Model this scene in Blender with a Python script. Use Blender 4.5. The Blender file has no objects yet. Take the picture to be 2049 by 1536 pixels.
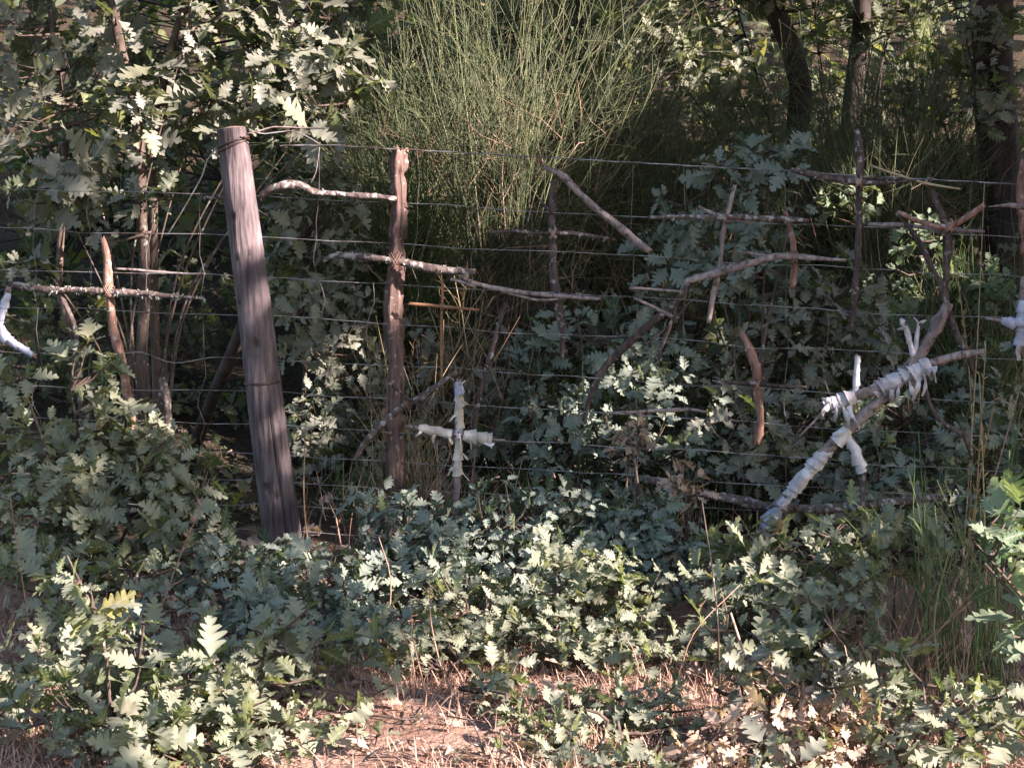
import bpy, math, time
import numpy as np
from mathutils import Matrix, Vector
T0 = time.time()
C = bpy.context.scene.collection
SC = bpy.context.scene
# ------------------------------------------------------------------ camera
PITCH = math.radians(8.5); HF = math.radians(30.8); CAM = np.array((0.0, 0.0, 1.5))
FPX = 1024.5 / math.tan(HF / 2)
cd = bpy.data.cameras.new('camera'); cam = bpy.data.objects.new('camera', cd); C.objects.link(cam)
cam.location = CAM; cam.rotation_euler = (math.pi / 2 - PITCH, 0, 0)
cd.angle = HF; cd.clip_start = 0.05; cd.clip_end = 500
SC.camera = cam
# ------------------------------------------------------------------ light
AZ, EL = math.radians(118), math.radians(28)
S = np.array((math.cos(EL) * math.sin(AZ), math.cos(EL) * math.cos(AZ), math.sin(EL)))
w = bpy.data.worlds.new('World'); SC.world = w; w.use_nodes = True
nt = w.node_tree; sky = nt.nodes.new('ShaderNodeTexSky'); sky.sky_type = 'NISHITA'; sky.sun_disc = False
sky.sun_elevation = EL; sky.sun_rotation = AZ; sky.dust_density = 1.6; sky.ozone_density = 1.0
bg = nt.nodes['Background']; bg.inputs[1].default_value = 0.105
nt.links.new(sky.outputs[0], bg.inputs[0])
sd = bpy.data.lights.new('sun', 'SUN'); sun = bpy.data.objects.new('sun', sd); C.objects.link(sun)
sd.energy = 5.0; sd.angle = math.radians(0.5); sd.color = (1.0, 0.83, 0.76)
sun.rotation_euler = Vector(-S).to_track_quat('-Z', 'Y').to_euler()
SC.view_settings.view_transform = 'Standard'; SC.view_settings.look = 'None'
SC.view_settings.exposure = 2.45; SC.view_settings.gamma = 1.0
SC.render.engine = 'CYCLES'
SC.cycles.use_denoising = True
SC.cycles.max_bounces = 8; SC.cycles.diffuse_bounces = 4; SC.cycles.transmission_bounces = 6
SC.cycles.transparent_max_bounces = 4; SC.cycles.sample_clamp_indirect = 4.0

# ------------------------------------------------------------------ helpers
FW = np.array((0, math.cos(PITCH), -math.sin(PITCH))); UP = np.array((0, math.sin(PITCH), math.cos(PITCH)))
RT = np.array((1.0, 0, 0))
def ray(px, py): return FW + (px - 1024.5) / FPX * RT + (768 - py) / FPX * UP
def at(px, py, Y):                       # point at world depth Y
    d = ray(px, py); return CAM + d * (Y / d[1])
FS = -0.09                               # the fence line comes a little nearer to the east
def onf(px, py, off=0.0):                # point on the fence plane (+ off metres away from the path)
    d = ray(px, py); t = (6.0 + off) / (d[1] - FS * d[0]); return CAM + d * t
def proj(p):
    q = p - CAM; z = q @ FW
    return 1024.5 + (q @ RT) / z * FPX, 768 - (q @ UP) / z * FPX, z
def gz(x, y):
    x = np.asarray(x, float); y = np.asarray(y, float)
    r = -0.05 * np.clip(x, -6, 6) + 0.13 * np.clip(y - 6.6, 0, 5) + 0.34 * np.clip(y - 11.6, 0, 40)
    return r + 0.03 * np.sin(x * 2.3 + 1) * np.sin(y * 1.9) + 0.02 * np.sin(x * 5.1 + y * 3.7)
def tag(o, label=None, cat=None, group=None, kind=None):
    if label: o['label'] = label
    if cat: o['category'] = cat
    if group: o['group'] = group
    if kind: o['kind'] = kind
    return o
def empty(name, loc):
    o = bpy.data.objects.new(name, None); C.objects.link(o); o.location = loc; o.empty_display_size = .1
    return o
def mesh_np(name, V, faces, attrs=None, smooth=True, mi=None):
    """faces: list of integer arrays (n,3) or (n,4)."""
    me = bpy.data.meshes.new(name)
    V = np.asarray(V, np.float32)
    lt = np.concatenate([np.full(len(f), f.shape[1], np.int32) for f in faces]) if faces else np.zeros(0, np.int32)
    li = np.concatenate([f.ravel() for f in faces]).astype(np.int32)
    me.vertices.add(len(V)); me.vertices.foreach_set('co', V.ravel())
    me.loops.add(len(li)); me.loops.foreach_set('vertex_index', li)
    me.polygons.add(len(lt))
    me.polygons.foreach_set('loop_start', (np.cumsum(lt) - lt).astype(np.int32))
    if mi is not None: me.polygons.foreach_set('material_index', np.asarray(mi, np.int32))
    me.polygons.foreach_set('use_smooth', np.full(len(lt), smooth))
    for k, a in (attrs or {}).items():
        at_ = me.attributes.new(k, 'FLOAT', 'POINT'); at_.data.foreach_set('value', np.asarray(a, np.float32))
    me.update(calc_edges=True)
    return me
def obj(name, me, mats, parent=None, loc=None):
    o = bpy.data.objects.new(name, me); C.objects.link(o)
    if not isinstance(mats, (list, tuple)): mats = [mats]
    if len(me.materials) == 0:
        for m in mats: me.materials.append(m)
    if parent: o.parent = parent
    if loc is not None: o.location = loc
    return o
def nrm(v):
    v = np.asarray(v, float); return v / np.maximum(np.linalg.norm(v, axis=-1, keepdims=True), 1e-9)
def catmull(P, step):
    P = np.asarray(P, float); out = []
    Q = np.vstack([2 * P[0] - P[1], P, 2 * P[-1] - P[-2]])
    for i in range(1, len(Q) - 2):
        n = max(2, int(np.linalg.norm((Q[i + 1] - Q[i])[:3]) / step)); t = np.linspace(0, 1, n, endpoint=False)[:, None]
        a, b, c, d = Q[i - 1], Q[i], Q[i + 1], Q[i + 2]
        out.append(.5 * (2 * b + (c - a) * t + (2 * a - 5 * b + 4 * c - d) * t ** 2 + (3 * b - a - 3 * c + d) * t ** 3))
    out.append(P[-1:]); return np.vstack(out)
def frames(P):
    t = nrm(np.gradient(P, axis=0))
    ref = np.array((0.31, -0.9, 0.3)) if abs(np.mean(t, axis=0) @ nrm((0.31, -0.9, 0.3))) < .85 else np.array((1., 0, 0.2))
    u = nrm(np.cross(t, ref)); v = np.cross(t, u)
    return t, u, v
def tube(P, R, ns=8, rfun=None, cap=True):
    """returns V, quads, tris(caps); P (n,3), R (n,) or (n,ns)."""
    P = np.asarray(P, float); n = len(P); t, u, v = frames(P)
    a = np.arange(ns) * 2 * math.pi / ns
    R = np.asarray(R, float); R = R[:, None] * np.ones(ns) if R.ndim == 1 else R
    if rfun is not None: R = rfun(R, np.arange(n)[:, None], a[None, :])
    V = P[:, None] + R[..., None] * (np.cos(a)[None, :, None] * u[:, None] + np.sin(a)[None, :, None] * v[:, None])
    V = V.reshape(-1, 3); i = np.arange(n - 1)[:, None] * ns; j = np.arange(ns)[None, :]; k = (j + 1) % ns
    Q = np.stack([i + j, i + k, i + ns + k, i + ns + j], -1).reshape(-1, 4)
    Tn = np.zeros((0, 3), int)
    if cap:
        V = np.vstack([V, P[:1] - t[:1] * R[0].mean() * .12, P[-1:] + t[-1:] * R[-1].mean() * .12])
        j = j[0]; k = k[0]; b = (n - 1) * ns
        Tn = np.vstack([np.stack([np.full(ns, n * ns), k, j], -1), np.stack([np.full(ns, n * ns + 1), b + j, b + k], -1)])
    return V, Q, Tn
class Bag:                                # collects tubes for one mesh
    def __init__(s): s.V = []; s.Q = []; s.T = []; s.n = 0; s.a = []
    def add(s, V, Q, Tn=None, a=0.0):
        s.V.append(V); s.Q.append(Q + s.n)
        if Tn is not None and len(Tn): s.T.append(Tn + s.n)
        s.a.append(np.full(len(V), a)); s.n += len(V)
    def tube(s, P, R, ns=5, a=0.0, cap=False):
        P = np.asarray(P, float)
        s.add(*tube(P, np.asarray(R, float) * np.ones(len(P)), ns, cap=cap), a=a)
    def mesh(s, name, org=(0, 0, 0), smooth=True):
        F = [np.vstack(s.Q)] + ([np.vstack(s.T)] if s.T else [])
        return mesh_np(name, np.vstack(s.V) - np.asarray(org), F, {'rnd': np.concatenate(s.a)}, smooth)
def vnoise(n, rng, k):                     # smooth 1-D noise
    m = max(2, int(n / k) + 2); p = rng.normal(size=m); return np.interp(np.linspace(0, m - 1, n), np.arange(m), p)

# ------------------------------------------------------------------ materials
def mat(name):
    m = bpy.data.materials.new(name); m.use_nodes = True; t = m.node_tree; t.nodes.clear()
    o = t.nodes.new('ShaderNodeOutputMaterial'); return m, t, o
def N(t, kind, **kw):
    n = t.nodes.new('ShaderNode' + kind)
    for k, v in kw.items():
        if k.startswith('i_'): n.inputs[k[2:].replace('_', ' ')].default_value = v
        else: setattr(n, k, v)
    return n
def ramp(t, stops, interp='LINEAR'):
    r = t.nodes.new('ShaderNodeValToRGB'); e = r.color_ramp.elements; r.color_ramp.interpolation = interp
    while len(e) < len(stops): e.new(.5)
    for x, (p, c) in zip(e, stops): x.position = p; x.color = (*c, 1)
    return r
def mixc(t, a, b, f, mode='MIX'):
    m = t.nodes.new('ShaderNodeMix'); m.data_type = 'RGBA'; m.blend_type = mode
    for s, x in ((0, f), (6, a), (7, b)):
        if hasattr(x, 'is_linked') or hasattr(x, 'links'): t.links.new(x, m.inputs[s])
        else: m.inputs[s].default_value = x if s == 0 else (*x, 1)
    return m.outputs[2]
def leaf_mat(name, stops, under, trans=.28, rough=.58, spec=.28):
    m, t, o = mat(name)
    a = N(t, 'Attribute', attribute_name='rnd'); oi = N(t, 'ObjectInfo')
    s = N(t, 'Math', operation='ADD'); t.links.new(a.outputs['Fac'], s.inputs[0]); t.links.new(oi.outputs['Random'], s.inputs[1])
    f = N(t, 'Math', operation='FRACT'); t.links.new(s.outputs[0], f.inputs[0])
    r = ramp(t, stops); t.links.new(f.outputs[0], r.inputs[0])
    tc = N(t, 'TexCoord'); nz = N(t, 'TexNoise'); nz.inputs['Scale'].default_value = 9; t.links.new(tc.outputs['Object'], nz.inputs[0])
    top = mixc(t, r.outputs[0], (.5, .5, .5), .0)
    mot = ramp(t, [(.3, (.72, .72, .72)), (.7, (1.2, 1.2, 1.2))]); t.links.new(nz.outputs[0], mot.inputs[0])
    top = mixc(t, top, mot.outputs[0], 1.0, 'MULTIPLY')
    rib = N(t, 'Attribute', attribute_name='rib'); pw = N(t, 'Math', operation='POWER'); pw.inputs[1].default_value = 9
    t.links.new(rib.outputs['Fac'], pw.inputs[0])
    sc = N(t, 'Math', operation='MULTIPLY'); sc.inputs[1].default_value = .55; t.links.new(pw.outputs[0], sc.inputs[0])
    top = mixc(t, top, tuple(min(1, c * 1.3 + .03) for c in under), sc.outputs[0])
    vn = N(t, 'Attribute', attribute_name='vein'); vm = N(t, 'Math', operation='MULTIPLY'); vm.inputs[1].default_value = 6.5; t.links.new(vn.outputs['Fac'], vm.inputs[0])
    vf = N(t, 'Math', operation='FRACT'); t.links.new(vm.outputs[0], vf.inputs[0]); vr = ramp(t, [(.0, (.30, .30, .30)), (.12, (0, 0, 0)), (.9, (0, 0, 0)), (1, (.30, .30, .30))]); t.links.new(vf.outputs[0], vr.inputs[0])
    top = mixc(t, top, tuple(min(1, c * 1.2 + .03) for c in under), vr.outputs[0])
    n3 = N(t, 'TexNoise'); n3.inputs['Scale'].default_value = 34; n3.inputs['Detail'].default_value = 3; t.links.new(N(t, 'NewGeometry').outputs['Position'], n3.inputs[0])
    bl = ramp(t, [(.66, (0, 0, 0)), (.72, (.75, .75, .75))]); t.links.new(n3.outputs[0], bl.inputs[0]); top = mixc(t, top, (.14, .085, .05), bl.outputs[0])
    g = N(t, 'NewGeometry')
    und = mixc(t, tuple(under), r.outputs[0], .3)
    col = mixc(t, top, und, g.outputs['Backfacing'])
    p = N(t, 'BsdfPrincipled'); p.inputs['Roughness'].default_value = rough; p.inputs['Specular IOR Level'].default_value = spec
    t.links.new(col, p.inputs['Base Color'])
    tl = N(t, 'BsdfTranslucent'); tcol = mixc(t, col, (1.12, 1.18, .58), 1.0, 'MULTIPLY')
    br = mixc(t, tcol, (1.6, 1.6, 1.6), 1.0, 'MULTIPLY'); t.links.new(br, tl.inputs[0])
    ms = N(t, 'MixShader'); ms.inputs[0].default_value = trans
    t.links.new(p.outputs[0], ms.inputs[1]); t.links.new(tl.outputs[0], ms.inputs[2]); t.links.new(ms.outputs[0], o.inputs[0])
    return m
def bark_mat(name, c1, c2, lichen=None, lam=.5, scale=70, stretch=(1, 1, .35), bump=1.0, rough=.85, c3=None):
    m, t, o = mat(name); tc = N(t, 'TexCoord'); mp = N(t, 'Mapping'); mp.inputs['Scale'].default_value = stretch
    t.links.new(tc.outputs['Object'], mp.inputs[0])
    n1 = N(t, 'TexNoise'); n1.inputs['Scale'].default_value = scale; n1.inputs['Detail'].default_value = 8; t.links.new(mp.outputs[0], n1.inputs[0])
    r = ramp(t, [(.32, c1), (.62, c2)] + ([(.78, c3)] if c3 else [])); t.links.new(n1.outputs[0], r.inputs[0]); col = r.outputs[0]
    if lichen:
        n2 = N(t, 'TexNoise'); n2.inputs['Scale'].default_value = 48; n2.inputs['Detail'].default_value = 8; t.links.new(tc.outputs['Object'], n2.inputs[0])
        k = ramp(t, [(lam, (0, 0, 0)), (lam + .07, (1, 1, 1))]); t.links.new(n2.outputs[0], k.inputs[0])
        col = mixc(t, col, lichen, k.outputs[0])
    n4 = N(t, 'TexNoise'); n4.inputs['Scale'].default_value = 7; n4.inputs['Detail'].default_value = 4; t.links.new(tc.outputs['Object'], n4.inputs[0]); k4 = ramp(t, [(.3, (.58, .56, .58)), (.7, (1.25, 1.25, 1.25))]); t.links.new(n4.outputs[0], k4.inputs[0]); col = mixc(t, col, k4.outputs[0], 1.0, 'MULTIPLY')
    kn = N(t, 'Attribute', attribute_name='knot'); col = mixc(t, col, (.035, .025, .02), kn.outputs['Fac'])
    p = N(t, 'BsdfPrincipled'); p.inputs['Roughness'].default_value = rough; p.inputs['Specular IOR Level'].default_value = .25
    t.links.new(col, p.inputs['Base Color'])
    b = N(t, 'Bump'); b.inputs['Strength'].default_value = bump; b.inputs['Distance'].default_value = .006
    t.links.new(n1.outputs[0], b.inputs['Height']); t.links.new(b.outputs[0], p.inputs['Normal'])
    t.links.new(p.outputs[0], o.inputs[0]); return m
def plain_rnd(name, stops, rough=.7, trans=0.0, spec=.3):
    m, t, o = mat(name); a = N(t, 'Attribute', attribute_name='rnd'); oi = N(t, 'ObjectInfo')
    s = N(t, 'Math', operation='ADD'); t.links.new(a.outputs['Fac'], s.inputs[0]); t.links.new(oi.outputs['Random'], s.inputs[1])
    f = N(t, 'Math', operation='FRACT'); t.links.new(s.outputs[0], f.inputs[0]); r = ramp(t, stops); t.links.new(f.outputs[0], r.inputs[0])
    tc = N(t, 'TexCoord'); nz = N(t, 'TexNoise'); nz.inputs['Scale'].default_value = 40; t.links.new(tc.outputs['Object'], nz.inputs[0])
    k = ramp(t, [(.3, (.7, .7, .7)), (.7, (1.2, 1.2, 1.2))]); t.links.new(nz.outputs[0], k.inputs[0])
    col = mixc(t, r.outputs[0], k.outputs[0], 1.0, 'MULTIPLY')
    p = N(t, 'BsdfPrincipled'); p.inputs['Roughness'].default_value = rough; p.inputs['Specular IOR Level'].default_value = spec; t.links.new(col, p.inputs['Base Color'])
    out = p.outputs[0]
    if trans:
        tl = N(t, 'BsdfTranslucent'); t.links.new(col, tl.inputs[0]); ms = N(t, 'MixShader'); ms.inputs[0].default_value = trans
        t.links.new(out, ms.inputs[1]); t.links.new(tl.outputs[0], ms.inputs[2]); out = ms.outputs[0]
    t.links.new(out, o.inputs[0]); return m
G_ = (.030, .052, .022)
M = {}
M['oak'] = leaf_mat('oak_leaf', [(0, (.032, .047, .024)), (.35, (.062, .080, .048)), (.7, (.102, .114, .080)), (.9, (.09, .13, .04)), (1, (.17, .18, .05))], (.2, .2, .175), rough=.5, spec=.4)
M['oak_grey'] = leaf_mat('downy_oak_leaf', [(0, (.050, .070, .034)), (.4, (.100, .126, .070)), (.78, (.160, .178, .115)), (.93, (.13, .16, .07)), (.97, (.22, .20, .08)), (1, (.22, .145, .10))], (.225, .235, .185), trans=.32, rough=.55, spec=.25)
M['oak_teal'] = leaf_mat('young_oak_leaf', [(0, (.040, .062, .042)), (.5, (.072, .102, .070)), (.9, (.108, .135, .094)), (1, (.12, .16, .06))], (.21, .24, .21), trans=.22)
M['oak_far'] = leaf_mat('distant_oak_leaf', [(0, (.025, .04, .018)), (.5, (.048, .070, .03)), (.8, (.12, .14, .045)), (1, (.24, .21, .06))], (.13, .14, .10), trans=.35)  # brighter upper stops stand in for sunlit patches in the background leaves
M['dead'] = leaf_mat('dead_oak_leaf', [(0, (.17, .10, .075)), (.5, (.31, .20, .155)), (1, (.42, .31, .255))], (.38, .29, .235), trans=.2, rough=.75, spec=.15)
M['bright'] = leaf_mat('bright_oak_leaf', [(0, (.045, .085, .045)), (.6, (.072, .118, .062)), (1, (.13, .165, .075))], (.18, .22, .16), trans=.3)
M['broom'] = plain_rnd('broom_stem', [(0, (.055, .075, .042)), (.5, (.10, .125, .062)), (.85, (.17, .188, .10)), (1, (.26, .23, .14))])
M['broom_dark'] = plain_rnd('dark_broom_stem', [(0, (.03, .06, .02)), (.6, (.055, .095, .028)), (1, (.10, .12, .035))])
M['twig'] = bark_mat('twig_bark', (.045, .032, .026), (.11, .08, .065), (.26, .26, .23), .6, scale=35)
M['trunk'] = bark_mat('dark_oak_bark', (.02, .016, .014), (.06, .048, .042), (.13, .13, .11), .66, scale=24, stretch=(1, 1, .3), bump=1)
M['lichen_bark'] = bark_mat('lichen_bark', (.045, .032, .03), (.13, .10, .09), (.29, .27, .265), .54, scale=70)
M['dark_stick'] = bark_mat('dark_stick_bark', (.035, .024, .022), (.10, .075, .07), (.28, .26, .26), .6, scale=70)
M['pale_stick'] = bark_mat('barkless_stick', (.15, .115, .108), (.30, .245, .235), (.10, .075, .07), .57, scale=60, stretch=(1, 1, .5), bump=.6)
M['red_stick'] = bark_mat('reddish_stick', (.11, .055, .04), (.27, .16, .125), (.36, .29, .26), .58, scale=60, bump=.9)
M['stake'] = bark_mat('split_stake_wood', (.045, .029, .027), (.15, .098, .085), (.28, .21, .185), .6, scale=60, stretch=(1, 1, .12), bump=1.2)
M['post'] = bark_mat('weathered_post_wood', (.058, .045, .048), (.15, .118, .124), None, scale=75, stretch=(1, 1, .09), bump=1.1, c3=(.26, .21, .215))
M['rust_stick'] = bark_mat('rust_brown_twig', (.18, .085, .045), (.30, .16, .09), None, scale=30, bump=.3)
M['cut'] = bark_mat('cut_wood', (.24, .15, .11), (.40, .28, .22), None, scale=60, stretch=(1, 1, 1), bump=.3)
M['lichen'] = plain_rnd('lichen_tuft', [(0, (.17, .18, .15)), (1, (.36, .36, .34))], rough=.9)
M['straw'] = plain_rnd('dry_straw', [(0, (.20, .115, .085)), (.5, (.36, .225, .17)), (1, (.48, .34, .265))], rough=.65, trans=.2)
M['gold'] = plain_rnd('golden_straw', [(0, (.20, .13, .07)), (.6, (.34, .25, .14)), (1, (.46, .38, .24))], rough=.6, trans=.25)
M['green_stalk'] = plain_rnd('green_stalk', [(0, (.07, .115, .045)), (.6, (.12, .17, .07)), (1, (.24, .26, .12))], rough=.5, trans=.25)
def wire_mat(name, a, b, metal):
    m, t, o = mat(name); tc = N(t, 'TexCoord'); nz = N(t, 'TexNoise'); nz.inputs['Scale'].default_value = 14; t.links.new(tc.outputs['Object'], nz.inputs[0])
    r = ramp(t, [(.4, a), (.65, b)]); t.links.new(nz.outputs[0], r.inputs[0]); p = N(t, 'BsdfPrincipled')
    p.inputs['Metallic'].default_value = metal; p.inputs['Roughness'].default_value = .45
    t.links.new(r.outputs[0], p.inputs['Base Color']); t.links.new(p.outputs[0], o.inputs[0]); return m
M['wire'] = wire_mat('galvanised_wire', (.29, .295, .30), (.12, .09, .08), .4)
M['stay'] = wire_mat('dull_stay_wire', (.13, .125, .12), (.06, .045, .04), .3)
M['rust'] = wire_mat('rusty_wire', (.045, .03, .028), (.09, .05, .035), .3)
def rag_mat(name, c1, c2):
    m, t, o = mat(name); tc = N(t, 'TexCoord'); nz = N(t, 'TexNoise'); nz.inputs['Scale'].default_value = 18; nz.inputs['Detail'].default_value = 6
    t.links.new(tc.outputs['Object'], nz.inputs[0]); r = ramp(t, [(.38, c1), (.62, c2)]); t.links.new(nz.outputs[0], r.inputs[0])
    p = N(t, 'BsdfPrincipled'); p.inputs['Roughness'].default_value = .9; p.inputs['Specular IOR Level'].default_value = .1; t.links.new(r.outputs[0], p.inputs['Base Color'])
    n2 = N(t, 'TexNoise'); n2.inputs['Scale'].default_value = 260; t.links.new(tc.outputs['Object'], n2.inputs[0])
    b = N(t, 'Bump'); b.inputs['Strength'].default_value = .5; b.inputs['Distance'].default_value = .002; t.links.new(n2.outputs[0], b.inputs['Height']); t.links.new(b.outputs[0], p.inputs['Normal'])
    t.links.new(p.outputs[0], o.inputs[0]); return m
M['rag'] = rag_mat('white_rag', (.32, .30, .33), (.58, .56, .60))
M['rag_cream'] = rag_mat('cream_rag', (.36, .31, .27), (.60, .54, .49))
M['rag_blue'] = rag_mat('pale_blue_rag', (.27, .28, .36), (.46, .47, .57))
def ground_mat():
    m, t, o = mat('dry_ground'); tc = N(t, 'TexCoord'); nz = N(t, 'TexNoise'); nz.inputs['Scale'].default_value = 3; nz.inputs['Detail'].default_value = 10
    t.links.new(tc.outputs['Object'], nz.inputs[0]); r = ramp(t, [(.3, (.10, .062, .045)), (.5, (.21, .13, .10)), (.7, (.32, .21, .165))]); t.links.new(nz.outputs[0], r.inputs[0])
    n2 = N(t, 'TexNoise'); n2.inputs['Scale'].default_value = 60; n2.inputs['Detail'].default_value = 8; t.links.new(tc.outputs['Object'], n2.inputs[0])
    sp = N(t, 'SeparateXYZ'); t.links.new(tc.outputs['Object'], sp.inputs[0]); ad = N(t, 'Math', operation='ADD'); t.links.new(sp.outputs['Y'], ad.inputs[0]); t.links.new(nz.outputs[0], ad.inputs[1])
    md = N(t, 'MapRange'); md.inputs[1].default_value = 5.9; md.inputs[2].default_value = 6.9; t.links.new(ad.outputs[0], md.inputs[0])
    mould_shade = ramp(t, [(.35, (.022, .017, .012)), (.65, (.06, .045, .03))]); t.links.new(n2.outputs[0], mould_shade.inputs[0]); gc = mixc(t, r.outputs[0], mould_shade.outputs[0], md.outputs[0])  # leaf-mould tone behind the fence, also darkened to deepen the shade there
    p = N(t, 'BsdfPrincipled'); p.inputs['Roughness'].default_value = .95; p.inputs['Specular IOR Level'].default_value = .1; t.links.new(gc, p.inputs['Base Color'])
    b = N(t, 'Bump'); b.inputs['Strength'].default_value = .8; b.inputs['Distance'].default_value = .02; t.links.new(n2.outputs[0], b.inputs['Height']); t.links.new(b.outputs[0], p.inputs['Normal'])
    t.links.new(p.outputs[0], o.inputs[0]); return m
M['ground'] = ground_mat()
M['pebble'] = plain_rnd('pebble', [(0, (.12, .085, .07)), (.6, (.24, .175, .15)), (1, (.34, .28, .25))], rough=.9)

# ------------------------------------------------------------------ ground
gx = np.concatenate([-np.geomspace(120, 4, 18), np.linspace(-3.8, 3.8, 90), np.geomspace(4, 120, 18)])
gy = np.concatenate([-np.geomspace(80, .5, 12), np.linspace(0, 14, 130), np.geomspace(14.5, 160, 26)])
X, Yg = np.meshgrid(gx, gy); Zg = gz(X, Yg)
rg = np.random.default_rng(1); Zg = Zg + rg.normal(0, .006, Zg.shape)
Vg = np.stack([X, Yg, Zg], -1).reshape(-1, 3); nx = len(gx); i = np.arange(len(gy) - 1)[:, None] * nx; j = np.arange(nx - 1)[None]
Qg = np.stack([i + j, i + j + 1, i + nx + j + 1, i + nx + j], -1).reshape(-1, 4)
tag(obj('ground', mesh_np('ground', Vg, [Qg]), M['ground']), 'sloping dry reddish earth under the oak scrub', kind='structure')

# ------------------------------------------------------------------ sun flecks: foliage cut away along the sun rays to light chosen spots
LIT = []
def lit(px, py, Y, r): LIT.append((*at(px, py, Y), r * .62))
for a in [(500, 345, 6.05, .08), (505, 390, 6.05, .12), (508, 430, 6.05, .10), (800, 325, 6, .08), (795, 370, 6, .06), (218, 550, 6.1, .10), (800, 560, 6, .05), (235, 1210, 4.3, 0.22), (160, 1150, 4.3, 0.2),
          (230, 1270, 4.3, .14), (190, 720, 5.6, .07), (1100, 1100, 5.0, 0.18), (1160, 1140, 5.0, 0.22), (1220, 1175, 5.0, 0.22), (1450, 1230, 4.6, 0.16), (1480, 1270, 4.6, 0.13), (1480, 1330, 4.3, 0.2), (1560, 1380, 4.2, 0.34),
          (1650, 1430, 4.2, 0.34), (1500, 1450, 4.1, 0.32), (1400, 1490, 4.1, .14), (1620, 1500, 4.1, 0.34), (1750, 1400, 4.2, 0.16), (1760, 1350, 4.3, .09), (900, 1480, 4.1, .24), (1000, 1450, 4.2, .22), (760, 1510, 4.0, .2),
          (1080, 1510, 4.0, .2), (630, 250, 6.3, .10), (610, 230, 6.5, .09), (480, 60, 6.8, .08), (600, 100, 6.9, .12), (690, 150, 6.9, .12), (560, 190, 6.9, .1), (900, 120, 7.8, .36), (1000, 100, 7.8, .34),
          (850, 60, 7.8, .26), (980, 230, 7.8, .26), (1080, 180, 7.8, .24), (960, 30, 7.8, .34), (930, 330, 7.8, .14), (1020, 400, 7.8, .12), (1180, 230, 8, .18), (1130, 120, 8, .2), (1130, 60, 8, .12),
          (760, 250, 7.4, .08), (1290, 50, 9, 0.25), (1250, 130, 9, 0.25), (1330, 170, 9, .14), (1440, 60, 9, .13), (1440, 100, 9, .1), (1910, 20, 10, 0.45), (1620, 130, 11, 0.55), (1660, 210, 11, 0.5),
          (1780, 110, 11, 0.55), (1840, 170, 11, 0.45), (1540, 200, 11, 0.4), (1500, 60, 11, .2), (1690, 60, 11, 0.45), (1950, 230, 10, .16), (1690, 395, 8.2, .14), (1690, 420, 8.2, .1), (1830, 490, 7.6, .2),
          (1860, 530, 7.6, .14), (1800, 560, 7.6, .1), (1910, 540, 6.1, .06), (1925, 600, 6.1, .05), (820, 730, 6.8, .10), (850, 660, 6.8, .08), (960, 560, 6.9, .08),           (1515, 840, 6, .04), (2040, 380, 6, .10), (1650, 1080, 5.2, .04), (1540, 890, 6.8, .05), (1580, 900, 6.8, .05), (1850, 1010, 6.5, .05), ]:
    lit(*a)
for a in [(420, 1400, 4.2, .14), (650, 1440, 4.15, .14), (330, 1490, 4.05, .14), (150, 1380, 4.25, .12), (950, 1230, 5, .14), (1060, 1250, 4.95, .14), (1280, 1250, 4.9, .14), (860, 1330, 4.7, .1), (1180, 1500, 4, .2), (1300, 1480, 4, .18),
          (1850, 1450, 4.1, .14), (1990, 1430, 4.1, .14), (150, 80, 6.7, .1), (350, 60, 6.7, .14), (450, 140, 6.7, .12), (620, 90, 6.8, .2), (690, 140, 6.8, .2), (560, 190, 6.8, .14), (250, 150, 6.6, .1), (330, 260, 6.6, .1), (60, 250, 6.5, .08)]: lit(*a)
LIT = np.array(LIT)
def keep_open(pos, tmin=.45, grow=.025):     # False for leaves that would close a gap
    ok = np.ones(len(pos), bool)
    for x in LIT:
        q = pos - x[:3]; tt = q @ S; d = np.linalg.norm(q - tt[:, None] * S, axis=1)
        ok &= ~((tt > tmin) & (d < x[3] + grow))
    return ok

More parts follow.
